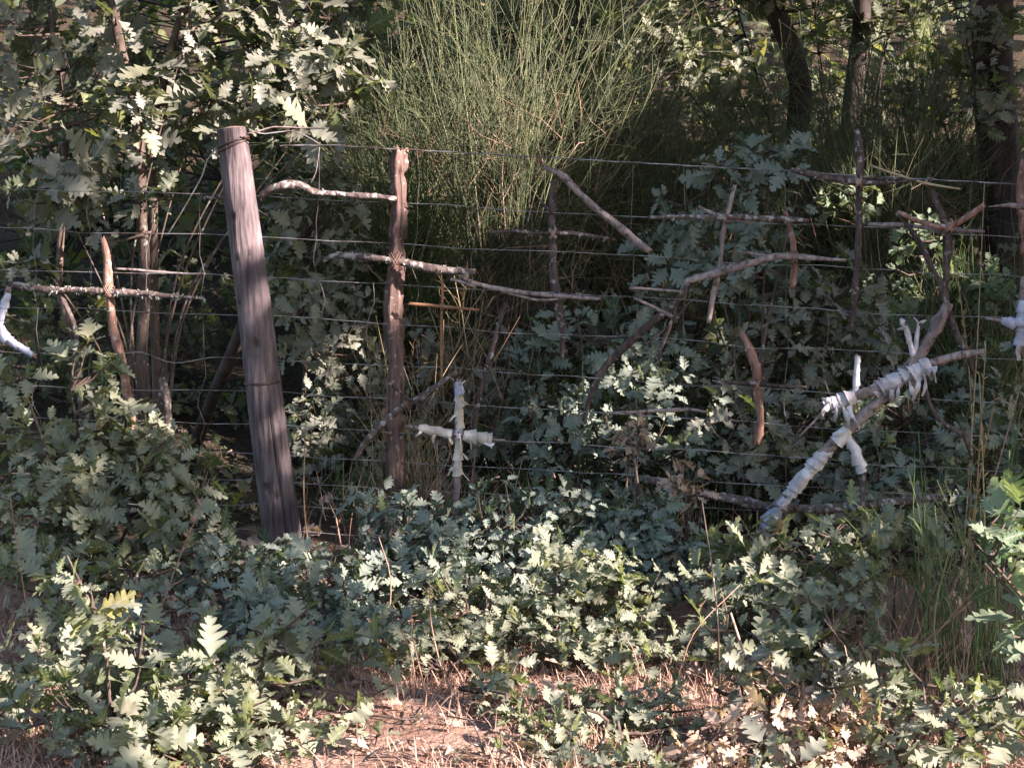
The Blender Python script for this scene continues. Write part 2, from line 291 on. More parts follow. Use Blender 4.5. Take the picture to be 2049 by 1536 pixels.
# ------------------------------------------------------------------ oak leaves
def leaf_shape(lobes, hi, rng, lo=False):
    """lobed oak leaf, length 1 along +Y; returns V, quads, rib weight"""
    st = [(0, .012)]; 
    for k in range(lobes):
        f = (k + .5) / lobes; env = .30 * math.sin(math.pi * min(1, (.18 + .82 * f) ** .9)) ** .75 + .03
        env *= 1 + rng.uniform(-.14, .14); y0 = .12 + .80 * k / lobes; dy = .80 / lobes
        sin_ = env * rng.uniform(.33, .48)
        if hi: st += [(y0 + dy * .06, sin_), (y0 + dy * .30, env * .74), (y0 + dy * .55, env * .97), (y0 + dy * .78, env), (y0 + dy * .95, env * .78)]
        elif lo: st += [(y0 + dy * .12, sin_), (y0 + dy * .7, env)]
        else: st += [(y0 + dy * .10, sin_), (y0 + dy * .50, env * .95), (y0 + dy * .88, env * .93)]
    st += [(.925, .05), (.965, .065), (1.0, .012)] if hi else [(.93, .055), (1.0, .01)]
    st = np.array(st); y = st[:, 0]; n = len(y); sw = .16                       # lobes sweep forward
    bend = rng.uniform(.12, .8); fold = rng.uniform(.05, .6); tw = rng.uniform(-.4, .4)
    V = []; rib = []
    for s in (-1, 0, 1):
        wv = st[:, 1] * (1 + rng.uniform(-.1, .1, n)) if s else np.zeros(n)
        x = s * wv; yy = y + (wv * sw / .3 * .5 if s else 0)
        z = fold * np.abs(x) + (.035 * np.sin(y * 17 + s * 1.3 + rng.uniform(0, 6)) if s else 0) * (wv / .3 if s else 0)
        ang = bend * yy; r = 1 / bend
        V.append(np.stack([x * np.cos(tw * yy) - z * np.sin(tw * yy) * 0, r * np.sin(ang) + 0 * x, -(r - r * np.cos(ang)) + z + x * tw * yy], -1))
        rib.append(np.stack([np.full(n, 0. if s else 1.), yy - .75 * np.abs(x) + 0 * y], -1))
    V = np.vstack(V); i = np.arange(n - 1)
    Q = np.vstack([np.stack([n + i, n + i + 1, i + 1, i], -1), np.stack([2 * n + i, 2 * n + i + 1, n + i + 1, n + i], -1)])
    return V, Q[:, ::-1], np.vstack(rib)
rl = np.random.default_rng(5)
LEAF = {'hi': [leaf_shape(k, True, rl) for k in (4, 4, 5, 5, 4, 5)], 'mid': [leaf_shape(k, False, rl) for k in (3, 3, 4, 3)],
        'lo': [leaf_shape(2, False, rl, True) for k in range(3)]}
def tri_leaf():
    V = np.array([(0, 0, 0), (.22, .35, .05), (.2, .75, .03), (0, 1, -.12), (-.2, .72, .03), (-.22, .32, .05)])
    return V, np.array([(0, 1, 4, 5), (1, 2, 3, 4)]), np.zeros((6, 2))
LEAF['far'] = [tri_leaf()]; REST = {'hi': 'mid', 'mid': 'mid', 'lo': 'lo'}
LEAFME = {}
def leaf_mesh(lod, k, m):
    key = (lod, k, m)
    if key not in LEAFME:
        V, Q, rb = LEAF[lod][k]; me = mesh_np('leaf', V, [Q], {'rnd': np.zeros(len(V)), 'rib': rb[:, 0], 'vein': rb[:, 1]}); me.materials.append(M[m]); LEAFME[key] = me
    return LEAFME[key]
def leaves_mesh(name, lv, lod, org):
    """lv: dict pos (n,3), R (n,3,3) columns side/dir/normal scaled, var, rnd"""
    Vs, Qs, rn, rb, n0 = [], [], [], [], 0
    for k, (V, Q, rib) in enumerate(LEAF[lod]):
        s = lv['var'] % len(LEAF[lod]) == k; n = int(s.sum())
        if not n: continue
        W = np.einsum('nij,vj->nvi', lv['R'][s], V) + lv['pos'][s][:, None] - np.asarray(org)
        Vs.append(W.reshape(-1, 3)); Qs.append((Q[None] + (np.arange(n) * len(V))[:, None, None] + n0).reshape(-1, 4))
        rn.append(np.repeat(lv['rnd'][s], len(V))); rb.append(np.tile(rib, (n, 1))); n0 += n * len(V)
    return mesh_np(name, np.vstack(Vs), [np.vstack(Qs)], {'rnd': np.concatenate(rn), 'rib': np.vstack(rb)[:, 0], 'vein': np.vstack(rb)[:, 1]})
def leaf_set(cl, dr, ctr, n_per, L, rng, spread=(.7, 1.5), flat=.9, jit=.5, toward=None):
    """leaves in rosettes: cl cluster points (m,3), dr twig directions"""
    m = len(cl); cl = np.repeat(cl, n_per, 0); d = np.repeat(nrm(dr), n_per, 0); k = np.tile(np.arange(n_per), m)
    az = k * 2.4 + np.repeat(rng.uniform(0, 6.3, m), n_per) + rng.normal(0, .3, len(k)); a = rng.uniform(*spread, len(k))
    ref = nrm(np.cross(d, np.array((.2, .1, 1.)) + rng.normal(0, .1, d.shape))); r2 = np.cross(d, ref)
    ld = d * np.cos(a)[:, None] + (ref * np.cos(az)[:, None] + r2 * np.sin(az)[:, None]) * np.sin(a)[:, None]
    ld = nrm(ld + np.array((0, 0, -.12)))
    ctr = np.repeat(ctr, n_per, 0) if np.ndim(ctr) == 2 else ctr; out = nrm(cl - ctr); nn = np.array((0, 0, flat)) + out * .6 + rng.normal(0, jit, ld.shape)
    nn = nrm(nn - (nn * ld).sum(1)[:, None] * ld); sd_ = np.cross(ld, nn)
    sc = L * np.clip(np.exp(rng.normal(-.22, .30, len(k)) + np.repeat(rng.normal(0, .25, m), n_per)), .3, 1.55)
    R = np.stack([sd_, ld, nn], -1) * sc[:, None, None]
    pos = cl + ld * rng.uniform(.0, .02, (len(k), 1)) - d * (rng.uniform(0, .07, (len(k), 1)) * (k > 2)[:, None])
    return dict(pos=pos, R=R, var=rng.integers(0, 60, len(k)), rnd=rng.random(len(k)), sc=sc)
def sub(lv, s): return {k: v[s] for k, v in lv.items()}

PLANTS = []                                 # finished later: the leaves that show become parts of their own
def plant(name, label, blobs, m='oak', L=.11, cover=2.2, seed=0, lod='hi', cat='shrub', base=None, stems=4, stem_r=.008, n_per=6,
          shell=.35, nobj=150, group=None, trunk=None, bark='twig', flat=.9, prune=True):
    if lod == 'hi' and cat != 'tree': L *= .55; cover *= 1.3; nobj = int(nobj * 1.25)
    else: L *= (.80 if lod == 'mid' else .72 if lod == 'hi' else 1); cover *= (1.0 if lod != 'hi' else 1.2)
    rng = np.random.default_rng(seed); cl, ce, bl = [], [], []
    for b in blobs:
        px, py, rx, ry, Y, rd = b[:6]; c = at(px, py, Y); k = Y / FPX; sx, sz = rx * k, ry * k
        n = max(2, int(cover * (b[6] if len(b) > 6 else 1) * math.pi * sx * sz / (.32 * L * L) / n_per))
        u = nrm(rng.normal(size=(n, 3))) * (shell + (1 - shell) * rng.random((n, 1))) ** .6
        u *= 1 + .22 * np.sin(u[:, :1] * 5 + seed) * np.cos(u[:, 2:] * 4)
        p = c + u * np.array((sx, rd, sz)); ok = p[:, 2] > gz(p[:, 0], p[:, 1]) + .03
        cl.append(p[ok]); ce.append(np.repeat(c[None], ok.sum(), 0)); bl.append(c)
    cl = np.vstack(cl); ce = np.vstack(ce); bl = np.array(bl)
    if base is None:
        bx, by = bl[0][0], bl[0][1]
    else: bx, by = base
    base = np.array((bx, by, float(gz(bx, by)))); root = empty(name, base); tag(root, label, cat, group)
    bag = Bag(); own = cat == 'shrub' and seed != 21; bags = [Bag() for _ in bl] if own else [bag] * len(bl); sk = [base + np.array((0, 0, .02))] if not own else []; si = [np.zeros(1, int)] if not own else []
    for ci, c in enumerate(bl):                            # a stem to every bough, curved
        for s in range(max(1, stems // len(bl) + 1)):
            e = c + rng.normal(0, .05, 3); b0 = base + np.array((rng.normal(0, .03), rng.normal(0, .03), -.03))
            if own:        # suckers come up under their own bough
                dh = c[:2] - base[:2]; b0[:2] += dh * max(0, 1 - .16 / (np.linalg.norm(dh) + 1e-6)); b0[2] = float(gz(b0[0], b0[1])) - .03
            mid = (b0 + e) / 2 + np.array((rng.normal(0, .04), rng.normal(0, .04), .06)); mid[:2] = mid[:2] * .6 + b0[:2] * .4
            P = catmull([b0, b0 * .7 + mid * .3 + rng.normal(0, .01, 3), mid, e], .06); bags[ci].tube(P, np.linspace(stem_r, stem_r * .35, len(P)), 6, rng.random()); sk.append(P); si.append(np.full(len(P), ci))
    sk = np.vstack(sk); si = np.concatenate(si)
    if trunk is not None:
        for (P, r0, r1) in trunk:
            P = catmull(P, .08); n = len(P); rr = np.linspace(r0, r1, n) * (1 + .08 * vnoise(n, rng, 3)); bag.tube(P + np.stack([vnoise(n, rng, 4) * r0 * .15, vnoise(n, rng, 4) * r0 * .15, np.zeros(n)], -1), rr, 10, rng.random()); sk = np.vstack([sk, P[n // 3:]]); si = np.concatenate([si, np.zeros(n - n // 3, int)])
    dr = np.zeros_like(cl)
    for q in range(len(cl)):                # twig from the nearest lower skeleton point
        dv = sk - cl[q]; dist = np.linalg.norm(dv, axis=1) + np.where(dv[:, 2] > 0, dv[:, 2] * 2, 0); am = np.argmin(dist); s = sk[am]
        dr[q] = nrm(cl[q] - s + (cl[q] - ce[q]) * .5 + np.array((0, 0, .05)) + rng.normal(0, .02, 3))
        ln = np.linalg.norm(cl[q] - s)
        mid = (s + cl[q]) / 2 + np.array((0, 0, -.12 * ln)) + rng.normal(0, .05 * ln, 3)
        P = np.array([s, mid, cl[q]]); bags[si[am]].tube(P, np.array((min(.006, stem_r), .003, .0016)) * (1 if lod != 'lo' else 1.5), 4, rng.random())
    lv = leaf_set(cl, dr, ce, n_per, L, rng, flat=flat)
    lv = sub(lv, lv['pos'][:, 2] > gz(lv['pos'][:, 0], lv['pos'][:, 1]) + .01)
    if prune: lv = sub(lv, keep_open(lv['pos'] + lv['R'][:, :, 1] * .5))
    for bg_ in (bags if own else [bag]): obj('trunk' if trunk is not None else 'stem', bg_.mesh('stem', base), M[bark], root)
    PLANTS.append((root, lv, lod, m, nobj, base, 'crown' if cat == 'tree' else 'foliage'))
    return root

# --- shrubs on the path side of the fence
plant('oak_shrub', 'grey-green oak shrub beside the leaning post, in front of the lichen stick cross', [(210, 1000, 220, 130, 5.6, .22), (330, 950, 100, 100, 5.6, .15), (60, 1060, 150, 130, 5.5, .2), (230, 870, 110, 80, 5.65, .14), (70, 880, 90, 70, 5.6, .12), (185, 740, 55, 75, 5.65, .06), (15, 760, 50, 60, 5.5, .1), (370, 1080, 110, 80, 5.5, .15), (120, 1150, 150, 70, 5.2, .16), (300, 1160, 120, 60, 5.2, .14)], 'oak_grey', .115, 2.4, 11, nobj=220)
plant('oak_shrub', 'low bluish-green oak shrub around the foot of the leaning wooden post', [(460, 1180, 150, 80, 5.3, .2), (640, 1170, 110, 80, 5.3, .18), (560, 1140, 90, 50, 5.45, .12), (400, 1120, 60, 50, 5.4, .12), (540, 1230, 180, 60, 5.0, .16), (350, 1230, 110, 60, 5.0, .14), (730, 1240, 110, 60, 4.95, .15), (480, 1280, 160, 50, 4.8, .14)], 'oak_teal', .095, 2.6, 12, nobj=180)
plant('oak_shrub', 'broad teal oak shrub growing under the white rag-wrapped cross', [(870, 1080, 150, 80, 5.55, .2), (1080, 1040, 190, 80, 5.55, .2), (1230, 1070, 170, 90, 5.5, .2), (1000, 1130, 260, 80, 5.4, .2), (770, 1140, 90, 70, 5.4, .16), (770, 1020, 80, 70, 5.75, .1), (1330, 1120, 110, 80, 5.4, .16)], 'oak_teal', .085, 2.8, 13, nobj=260)
plant('oak_shrub', 'oak shrub with one long sunlit spray of pale leaves reaching out', [(1190, 1150, 110, 55, 5.0, .1, 1.6), (1090, 1100, 40, 25, 5.0, .05, 1.6), (940, 1220, 170, 90, 5.0, .2), (1150, 1240, 170, 80, 5.0, .2), (1270, 1220, 70, 90, 5.0, .12), (850, 1290, 130, 60, 4.8, .15), (1080, 1300, 180, 60, 4.85, .15), (1290, 1310, 120, 70, 4.8, .15)], 'oak_grey', .085, 2.5, 14, nobj=240)
plant('oak_shrub', 'dusty grey oak shrub below the low horizontal log and rag-wrapped stick figure', [(1610, 1200, 190, 110, 4.95, .25), (1470, 1150, 110, 100, 5.0, .2), (1500, 1280, 130, 90, 4.8, .2), (1660, 1080, 150, 60, 5.2, .14), (1840, 1090, 120, 70, 5.4, .15), (1660, 1290, 130, 70, 4.7, .16)], 'oak_grey', .105, 2.4, 15, nobj=260)
plant('oak_shrub', 'large-leaved oak shrub with a pale upright shoot at the edge of the dry verge', [(240, 1390, 220, 85, 4.25, .18), (540, 1330, 180, 90, 4.35, .18), (90, 1450, 140, 90, 4.1, .16), (400, 1480, 220, 70, 4.1, .16), (240, 1235, 75, 60, 4.25, .04, 1.2), (160, 1150, 70, 26, 4.25, .04, 1.3), (590, 1260, 60, 60, 4.4, .06), (640, 1400, 110, 70, 4.2, .12), (60, 1320, 100, 80, 4.4, .14), (400, 1390, 150, 80, 4.2, .14), (250, 1480, 200, 60, 4.05, .14), (560, 1470, 130, 50, 4.1, .12), (660, 1310, 100, 60, 4.6, .12), (90, 1260, 130, 60, 4.75, .15), (330, 1280, 150, 60, 4.65, .15), (470, 1400, 130, 60, 4.3, .12), (720, 1380, 70, 50, 4.4, .1)], 'oak_grey', .12, 2.0, 16, nobj=260, stem_r=.007)
plant('oak_shrub', 'low sprouting oak seedlings on the dry grass between the two front shrubs', [(1160, 1490, 140, 45, 4.05, .12), (980, 1390, 130, 45, 4.5, .14), (1250, 1400, 120, 55, 4.4, .14), (1320, 1510, 110, 45, 3.95, .1), (1150, 1420, 130, 40, 4.3, .12), (1330, 1430, 110, 55, 4.3, .12), (1060, 1480, 90, 40, 4.1, .1)], 'oak_grey', .08, 1.9, 17, nobj=120)
for q_, bb_ in enumerate([(880, 1440, 60, 22, 4.3, .08), (760, 1490, 50, 22, 4.05, .08), (960, 1500, 60, 20, 4.0, .08), (1060, 1440, 50, 20, 4.3, .08)]): plant('oak_sprig', 'tiny grey-green oak sprig on the bare dry ground of the verge', [bb_], 'oak_grey', .095, 1.1, 22 + 200 * q_, nobj=30, stems=1, stem_r=.004, group='oak sprigs on the verge')
plant('oak_shrub', 'rusty half-dead oak shrub glowing in full sun on the dry verge', [(1560, 1430, 150, 90, 4.15, .16), (1660, 1460, 110, 80, 4.1, .14), (1480, 1380, 60, 60, 4.3, .1), (1420, 1490, 80, 50, 4.05, .1)], 'dead', .095, 1.9, 18, nobj=160)
plant('oak_shrub', 'green oak sprout with a dark straight stem growing through the rusty shrub', [(1640, 1340, 110, 50, 4.15, .1, .8), (1500, 1330, 50, 90, 4.2, .06, .8), (1560, 1500, 130, 40, 4.0, .1, .8)], 'oak', .09, 1.6, 19, nobj=80, stems=6, stem_r=.006)
plant('oak_shrub', 'grey-leaved oak shrub at the verge beside the tall green grass stalks', [(1850, 1470, 180, 70, 4.1, .16), (1790, 1350, 110, 60, 4.35, .12), (1990, 1420, 80, 70, 4.1, .1), (1900, 1380, 90, 50, 4.3, .12)], 'oak_grey', .105, 2.0, 20, nobj=160)
plant('oak_shrub', 'bright green large-leaved oak branch overhanging the tall grass stalks', [(2015, 1060, 55, 90, 3.95, .08), (2030, 1190, 40, 70, 3.95, .06), (2045, 1310, 40, 50, 3.9, .06)], 'bright', .14, 3.0, 21, nobj=60, prune=False, base=(1.35, 4.0))
# --- behind the fence
def up(px, py, Y, *more): return [at(*q) for q in more]
gl = lambda px, Y: np.array((at(px, 500, Y)[0], Y, float(gz(at(px, 500, Y)[0], Y)) - .05))
plant('oak_tree', 'young oak tree with big lobed leaves leaning over the wooden post top', [(120, 110, 190, 150, 6.8, .4), (400, 90, 210, 140, 6.8, .4), (600, 150, 150, 130, 6.9, .35), (90, 330, 150, 100, 6.6, .3), (260, 420, 110, 70, 6.5, .2), (380, 250, 140, 120, 6.8, .3), (640, 40, 130, 90, 7.0, .35), (690, 200, 80, 70, 6.8, .2), (620, 250, 50, 40, 6.4, .1), (230, 250, 130, 100, 6.7, .25), (40, 480, 60, 70, 6.6, .15)],
      'oak', .135, 1.75, 31, cat='tree', nobj=300, base=(gl(285, 6.75)[0], 6.75), trunk=[([gl(285, 6.75), at(283, 760, 6.75), at(290, 560, 6.75), at(283, 420, 6.75), at(285, 330, 6.75), at(270, 200, 6.75), at(235, 50, 6.75), at(230, -150, 6.8), at(260, -600, 6.9)], .024, .012), ([gl(310, 6.95), at(312, 700, 6.95), at(308, 480, 6.95), at(330, 150, 6.95), at(420, -100, 6.95)], .02, .012), ([gl(160, 6.9), at(150, 680, 6.9), at(118, 585, 6.9), at(130, 300, 6.9), at(100, 0, 6.9)], .017, .011)], bark='twig', stem_r=.006)
plant('oak_shrub', 'dark leafy oak shrub filling the gap behind the leaning post and split stake', [(620, 430, 120, 130, 7.3, .4), (600, 600, 100, 130, 7.3, .35), (680, 720, 90, 130, 7.3, .3), (640, 860, 100, 110, 7.2, .3), (720, 560, 70, 100, 7.5, .3)], 'oak', .085, 2.4, 32, 'mid', nobj=200)
plant('oak_shrub', 'dark oak shrub behind the drooping forked twig and dark lichen cross', [(1240, 700, 130, 110, 6.9, .3), (1120, 860, 130, 110, 6.8, .28), (1340, 830, 150, 130, 6.7, .3), (1330, 690, 80, 80, 6.8, .2), (1080, 700, 60, 80, 7.0, .2), (1250, 930, 130, 90, 6.6, .25)], 'oak_teal', .075, 2.2, 33, 'mid', nobj=260)
plant('oak_shrub', 'dark tangled oak shrub between the split stake and white wrapped cross', [(820, 720, 110, 110, 7.4, .3), (910, 860, 120, 100, 7.2, .28), (740, 900, 110, 110, 7.1, .25), (1000, 760, 90, 110, 7.4, .25), (620, 990, 110, 80, 6.9, .2), (850, 980, 150, 70, 6.8, .2), (700, 640, 70, 90, 7.6, .2)], 'oak', .075, 1.9, 40, 'mid', nobj=180)
plant('oak_shrub', 'young bluish oak sapling rising between the thin pale cross and tall dark cross', [(1500, 345, 110, 70, 6.8, .22), (1410, 420, 110, 90, 6.9, .25), (1540, 480, 100, 90, 6.8, .22), (1450, 560, 130, 90, 6.9, .25), (1580, 320, 60, 40, 6.7, .1), (1340, 540, 80, 90, 7.0, .2)], 'oak_teal', .095, 2.0, 34, 'mid', nobj=220)
plant('oak_shrub', 'wide sun-flecked oak shrub behind the reddish hanging stick', [(1580, 680, 150, 110, 6.9, .3), (1440, 790, 130, 110, 6.8, .28), (1690, 620, 110, 100, 7.0, .25), (1600, 860, 140, 120, 6.7, .28), (1720, 760, 110, 120, 6.9, .25), (1490, 910, 130, 80, 6.5, .22)], 'oak', .078, 2.4, 35, 'mid', nobj=260)
plant('oak_shrub', 'dense oak shrub directly behind the rag-wrapped stick figure', [(1830, 860, 150, 130, 6.7, .28), (1790, 990, 150, 80, 6.4, .2), (1960, 900, 90, 130, 6.8, .22), (1680, 1000, 120, 80, 6.3, .18), (1960, 760, 80, 90, 7.0, .2)], 'oak_teal', .078, 2.4, 36, 'mid', nobj=200)
plant('oak_shrub', 'yellow-lit oak bush behind the bowed reddish crossbar', [(1840, 500, 70, 80, 7.6, .2), (1790, 620, 90, 80, 7.6, .25), (1700, 400, 60, 50, 8.2, .15), (1960, 600, 80, 90, 7.6, .2)], 'bright', .085, 2.0, 37, 'mid', nobj=140)
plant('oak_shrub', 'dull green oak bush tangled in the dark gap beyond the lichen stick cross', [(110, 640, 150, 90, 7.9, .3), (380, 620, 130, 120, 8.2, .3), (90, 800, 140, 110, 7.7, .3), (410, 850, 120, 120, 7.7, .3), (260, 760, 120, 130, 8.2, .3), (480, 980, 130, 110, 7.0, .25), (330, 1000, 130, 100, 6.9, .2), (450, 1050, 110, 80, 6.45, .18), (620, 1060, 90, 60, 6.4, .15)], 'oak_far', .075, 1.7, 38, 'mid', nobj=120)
plant('oak_shrub', 'small withered oak seedling with pale curled leaves beside the low horizontal log', [(1370, 975, 60, 35, 5.75, .06, 1.3), (1270, 860, 45, 45, 6.3, .08, .8)], 'dead', .075, 1.6, 39, nobj=40)
# --- wood further back
def tree(label, tr, blobs, m='oak_far', L=.12, cover=1.6, seed=0, lod='lo', nobj=80, r=(.08, .04), **k):
    Y = tr[0]; pts = [gl(tr[1][0], Y)] + [at(*q, Y) for q in tr[1:]]
    pts[0] = np.array((pts[1][0], Y, float(gz(pts[1][0], Y)) - .1))
    return plant('oak_tree', label, blobs, m, L, cover, seed, lod, 'tree', (pts[0][0], Y), 3, .012, 6, .3, nobj, None, [(pts, *r)], 'trunk', **k)
tree('crooked dark oak trunk above the wire, between the young sapling and tall dark cross', (9.2, (1595, 300), (1600, 170), (1572, 80), (1550, -20), (1560, -300), (1500, -700)), [(1430, 110, 130, 110, 9.2, .4), (1300, 90, 110, 100, 9.2, .4), (1480, -60, 260, 120, 9.2, .6), (1500, 220, 80, 60, 9.2, .3)], 'oak_grey', .09, 2.0, 51, 'mid', 200, r=(.06, .042))
tree('slim dark oak trunk behind the tall dark stick cross', (10.2, (1700, 330), (1705, 220), (1725, 60), (1726, -20), (1740, -400)), [(1780, 60, 150, 100, 10.4, .5), (1650, 40, 90, 80, 10.6, .4), (1800, -150, 260, 140, 10.4, .6)], 'oak_far', .10, 1.8, 52, 'mid', 120, r=(.055, .04))
tree('thick dark oak trunk above the peeled shaggy stick', (8.6, (2012, 480), (2010, 350), (1995, 150), (1992, -20), (2000, -500)), [(1960, 90, 110, 100, 8.3, .3), (1890, 190, 90, 80, 8.8, .3), (2010, 220, 60, 50, 8.3, .15), (1960, -160, 220, 140, 8.9, .6), (1900, 20, 90, 60, 9.6, .3)], 'oak', .105, 1.8, 53, 'mid', 120, r=(.095, .065))
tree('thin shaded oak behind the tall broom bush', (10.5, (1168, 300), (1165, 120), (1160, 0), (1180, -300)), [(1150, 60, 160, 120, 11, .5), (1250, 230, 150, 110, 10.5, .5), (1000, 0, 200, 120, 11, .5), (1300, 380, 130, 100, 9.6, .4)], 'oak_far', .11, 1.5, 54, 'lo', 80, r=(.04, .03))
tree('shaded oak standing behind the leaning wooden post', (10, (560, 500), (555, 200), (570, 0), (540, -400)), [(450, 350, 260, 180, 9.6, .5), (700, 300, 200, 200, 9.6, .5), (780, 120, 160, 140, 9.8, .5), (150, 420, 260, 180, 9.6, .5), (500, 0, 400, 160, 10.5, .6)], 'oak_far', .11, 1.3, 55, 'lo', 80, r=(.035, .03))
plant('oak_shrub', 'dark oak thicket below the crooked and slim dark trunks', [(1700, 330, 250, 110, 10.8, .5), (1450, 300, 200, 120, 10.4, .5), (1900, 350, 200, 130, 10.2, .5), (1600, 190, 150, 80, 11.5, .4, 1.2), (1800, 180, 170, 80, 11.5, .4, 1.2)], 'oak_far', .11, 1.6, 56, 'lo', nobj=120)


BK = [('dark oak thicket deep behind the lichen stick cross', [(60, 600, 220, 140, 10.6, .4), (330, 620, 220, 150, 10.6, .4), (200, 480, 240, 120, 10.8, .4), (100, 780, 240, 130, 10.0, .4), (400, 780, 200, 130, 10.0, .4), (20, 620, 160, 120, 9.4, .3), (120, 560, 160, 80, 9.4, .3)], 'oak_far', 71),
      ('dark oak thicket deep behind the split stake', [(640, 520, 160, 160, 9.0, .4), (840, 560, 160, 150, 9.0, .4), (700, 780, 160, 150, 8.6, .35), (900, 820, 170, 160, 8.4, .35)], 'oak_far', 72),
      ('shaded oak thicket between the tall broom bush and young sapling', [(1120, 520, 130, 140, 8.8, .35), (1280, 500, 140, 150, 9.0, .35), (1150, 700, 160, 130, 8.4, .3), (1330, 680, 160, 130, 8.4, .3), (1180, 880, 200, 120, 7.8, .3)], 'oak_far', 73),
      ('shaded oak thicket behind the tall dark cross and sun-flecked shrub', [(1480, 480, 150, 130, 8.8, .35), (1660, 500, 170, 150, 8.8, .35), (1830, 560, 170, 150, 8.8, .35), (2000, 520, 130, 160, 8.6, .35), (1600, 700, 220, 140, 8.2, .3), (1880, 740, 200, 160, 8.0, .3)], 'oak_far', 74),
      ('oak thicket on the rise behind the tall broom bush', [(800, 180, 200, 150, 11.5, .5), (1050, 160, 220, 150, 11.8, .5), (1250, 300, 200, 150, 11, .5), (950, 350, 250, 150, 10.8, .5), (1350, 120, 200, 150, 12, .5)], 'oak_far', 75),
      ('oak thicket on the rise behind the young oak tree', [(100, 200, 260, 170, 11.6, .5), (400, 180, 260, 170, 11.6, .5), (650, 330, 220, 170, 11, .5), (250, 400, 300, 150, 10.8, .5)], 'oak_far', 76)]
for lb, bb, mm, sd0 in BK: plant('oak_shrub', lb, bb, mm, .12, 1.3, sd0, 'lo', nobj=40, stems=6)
# ------------------------------------------------------------------ broom
def broom(label, px, Y, height, width, n, mt, seed, name='broom_bush', lean=0):
    rng = np.random.default_rng(seed); x = at(px, 500, Y)[0]; base = np.array((x, Y, float(gz(x, Y)))); root = empty(name, base)
    tag(root, label, 'bush'); tw = Bag(); st = Bag(); dt = Bag()
    for k in range(n):
        az = rng.uniform(0, 6.3); rad = math.sqrt(rng.random()); d = np.array((math.cos(az) * rad * width + lean, math.sin(az) * rad * width * .7, 0)); h = height * rng.uniform(.6, 1.05) * (1 - .25 * rad)
        b0 = base + np.array((d[0] * .12, d[1] * .12, -.02)); e = base + d + np.array((0, 0, h)); mid = b0 * .5 + e * .5 - d * .22 + rng.normal(0, .07, 3)
        P = catmull([b0, mid, e], .16); r = np.linspace(.005, .0016, len(P)); kk = max(2, len(P) // 2)
        st.tube(P[:kk + 1], r[:kk + 1], 5, rng.random()); tw.tube(P[kk:], r[kk:], 3, rng.random())
        for q in range(13 if mt == 'broom' else 8):
            i0 = rng.integers(len(P) // 3, len(P) - 1); s = P[i0]; dd = nrm(P[i0 + 1] - P[i0]); ln = rng.uniform(.2, .5) * height * .5
            a = nrm(dd + rng.normal(0, .55, 3) + np.array((0, 0, .05))); b = s + a * ln; c = (s + b) / 2 + rng.normal(0, .02, 3)
            tw.tube(np.array([s, c, b]), np.array((.0014, .0011, .0007)), 3, rng.random())
            for _ in range(2):
                s2 = c + (b - c) * rng.random(); b2 = s2 + nrm(a + rng.normal(0, .35, 3)) * ln * rng.uniform(.3, .6); tw.tube(np.array([s2, (s2 + b2) / 2 + rng.normal(0, .008, 3), b2]), np.array((.0011, .0009, .0006)), 3, rng.random())
    for k in range(n * (1 if mt == 'gold' else 3)):   # dead lower twigs
        c = base + np.array((rng.normal(0, width * .4), rng.normal(0, width * .3), rng.uniform(.05, .55) * height)); e = c + nrm(rng.normal(size=3) + (0, 0, .9)) * rng.uniform(.1, .4); dt.tube(np.array([c, (c + e) / 2 + rng.normal(0, .03, 3), e]), np.array((.002, .0016, .0008)), 3, rng.random())
    f = obj('dead_twigs', dt.mesh('dead_twigs', base), M['straw'], root); f['kind'] = 'stuff'
    obj('stem', st.mesh('stem', base), M['twig'], root); f = obj('foliage', tw.mesh('foliage', base), M[mt], root); f['kind'] = 'stuff'
    return root
broom('tall grey-green broom bush fanning upward behind the diagonal peeled stick', 985, 8.0, 2.25, .72, 95, 'broom', 61)
broom('loose yellow-green broom bush merging with the tall broom, above the split stake', 860, 8.5, 2.0, .55, 70, 'broom', 68, lean=-.1)
broom('loose pale broom bush merging with the tall broom, above the peeled stick', 1150, 8.7, 2.0, .6, 75, 'broom', 69, lean=.1)
broom('pale broom bush between the crooked and slim dark trunks', 1760, 8.5, 1.75, .5, 70, 'broom', 70)
broom('pale broom bush below the crooked trunk, behind the young sapling', 1480, 8.8, 1.6, .5, 70, 'broom', 77)
broom('dark green broom bush behind the split stake', 800, 7.7, 1.35, .35, 120, 'broom_dark', 62)
broom('olive green broom bush below the crooked dark trunk', 1330, 8.6, 1.45, .45, 110, 'broom', 63)
broom('dark broom bush behind the tall dark stick cross', 1640, 9.3, 1.5, .5, 140, 'broom_dark', 64)
broom('dark broom bush between the slim trunk and the thick trunk', 1860, 9.0, 1.75, .55, 150, 'broom_dark', 65)
broom('low broom bush under the bowed reddish crossbar', 1960, 7.6, 1.05, .35, 90, 'broom_dark', 66)
broom('half-dry broom bush behind the rust-brown twig cross', 940, 7.1, .85, .3, 14, 'gold', 67)

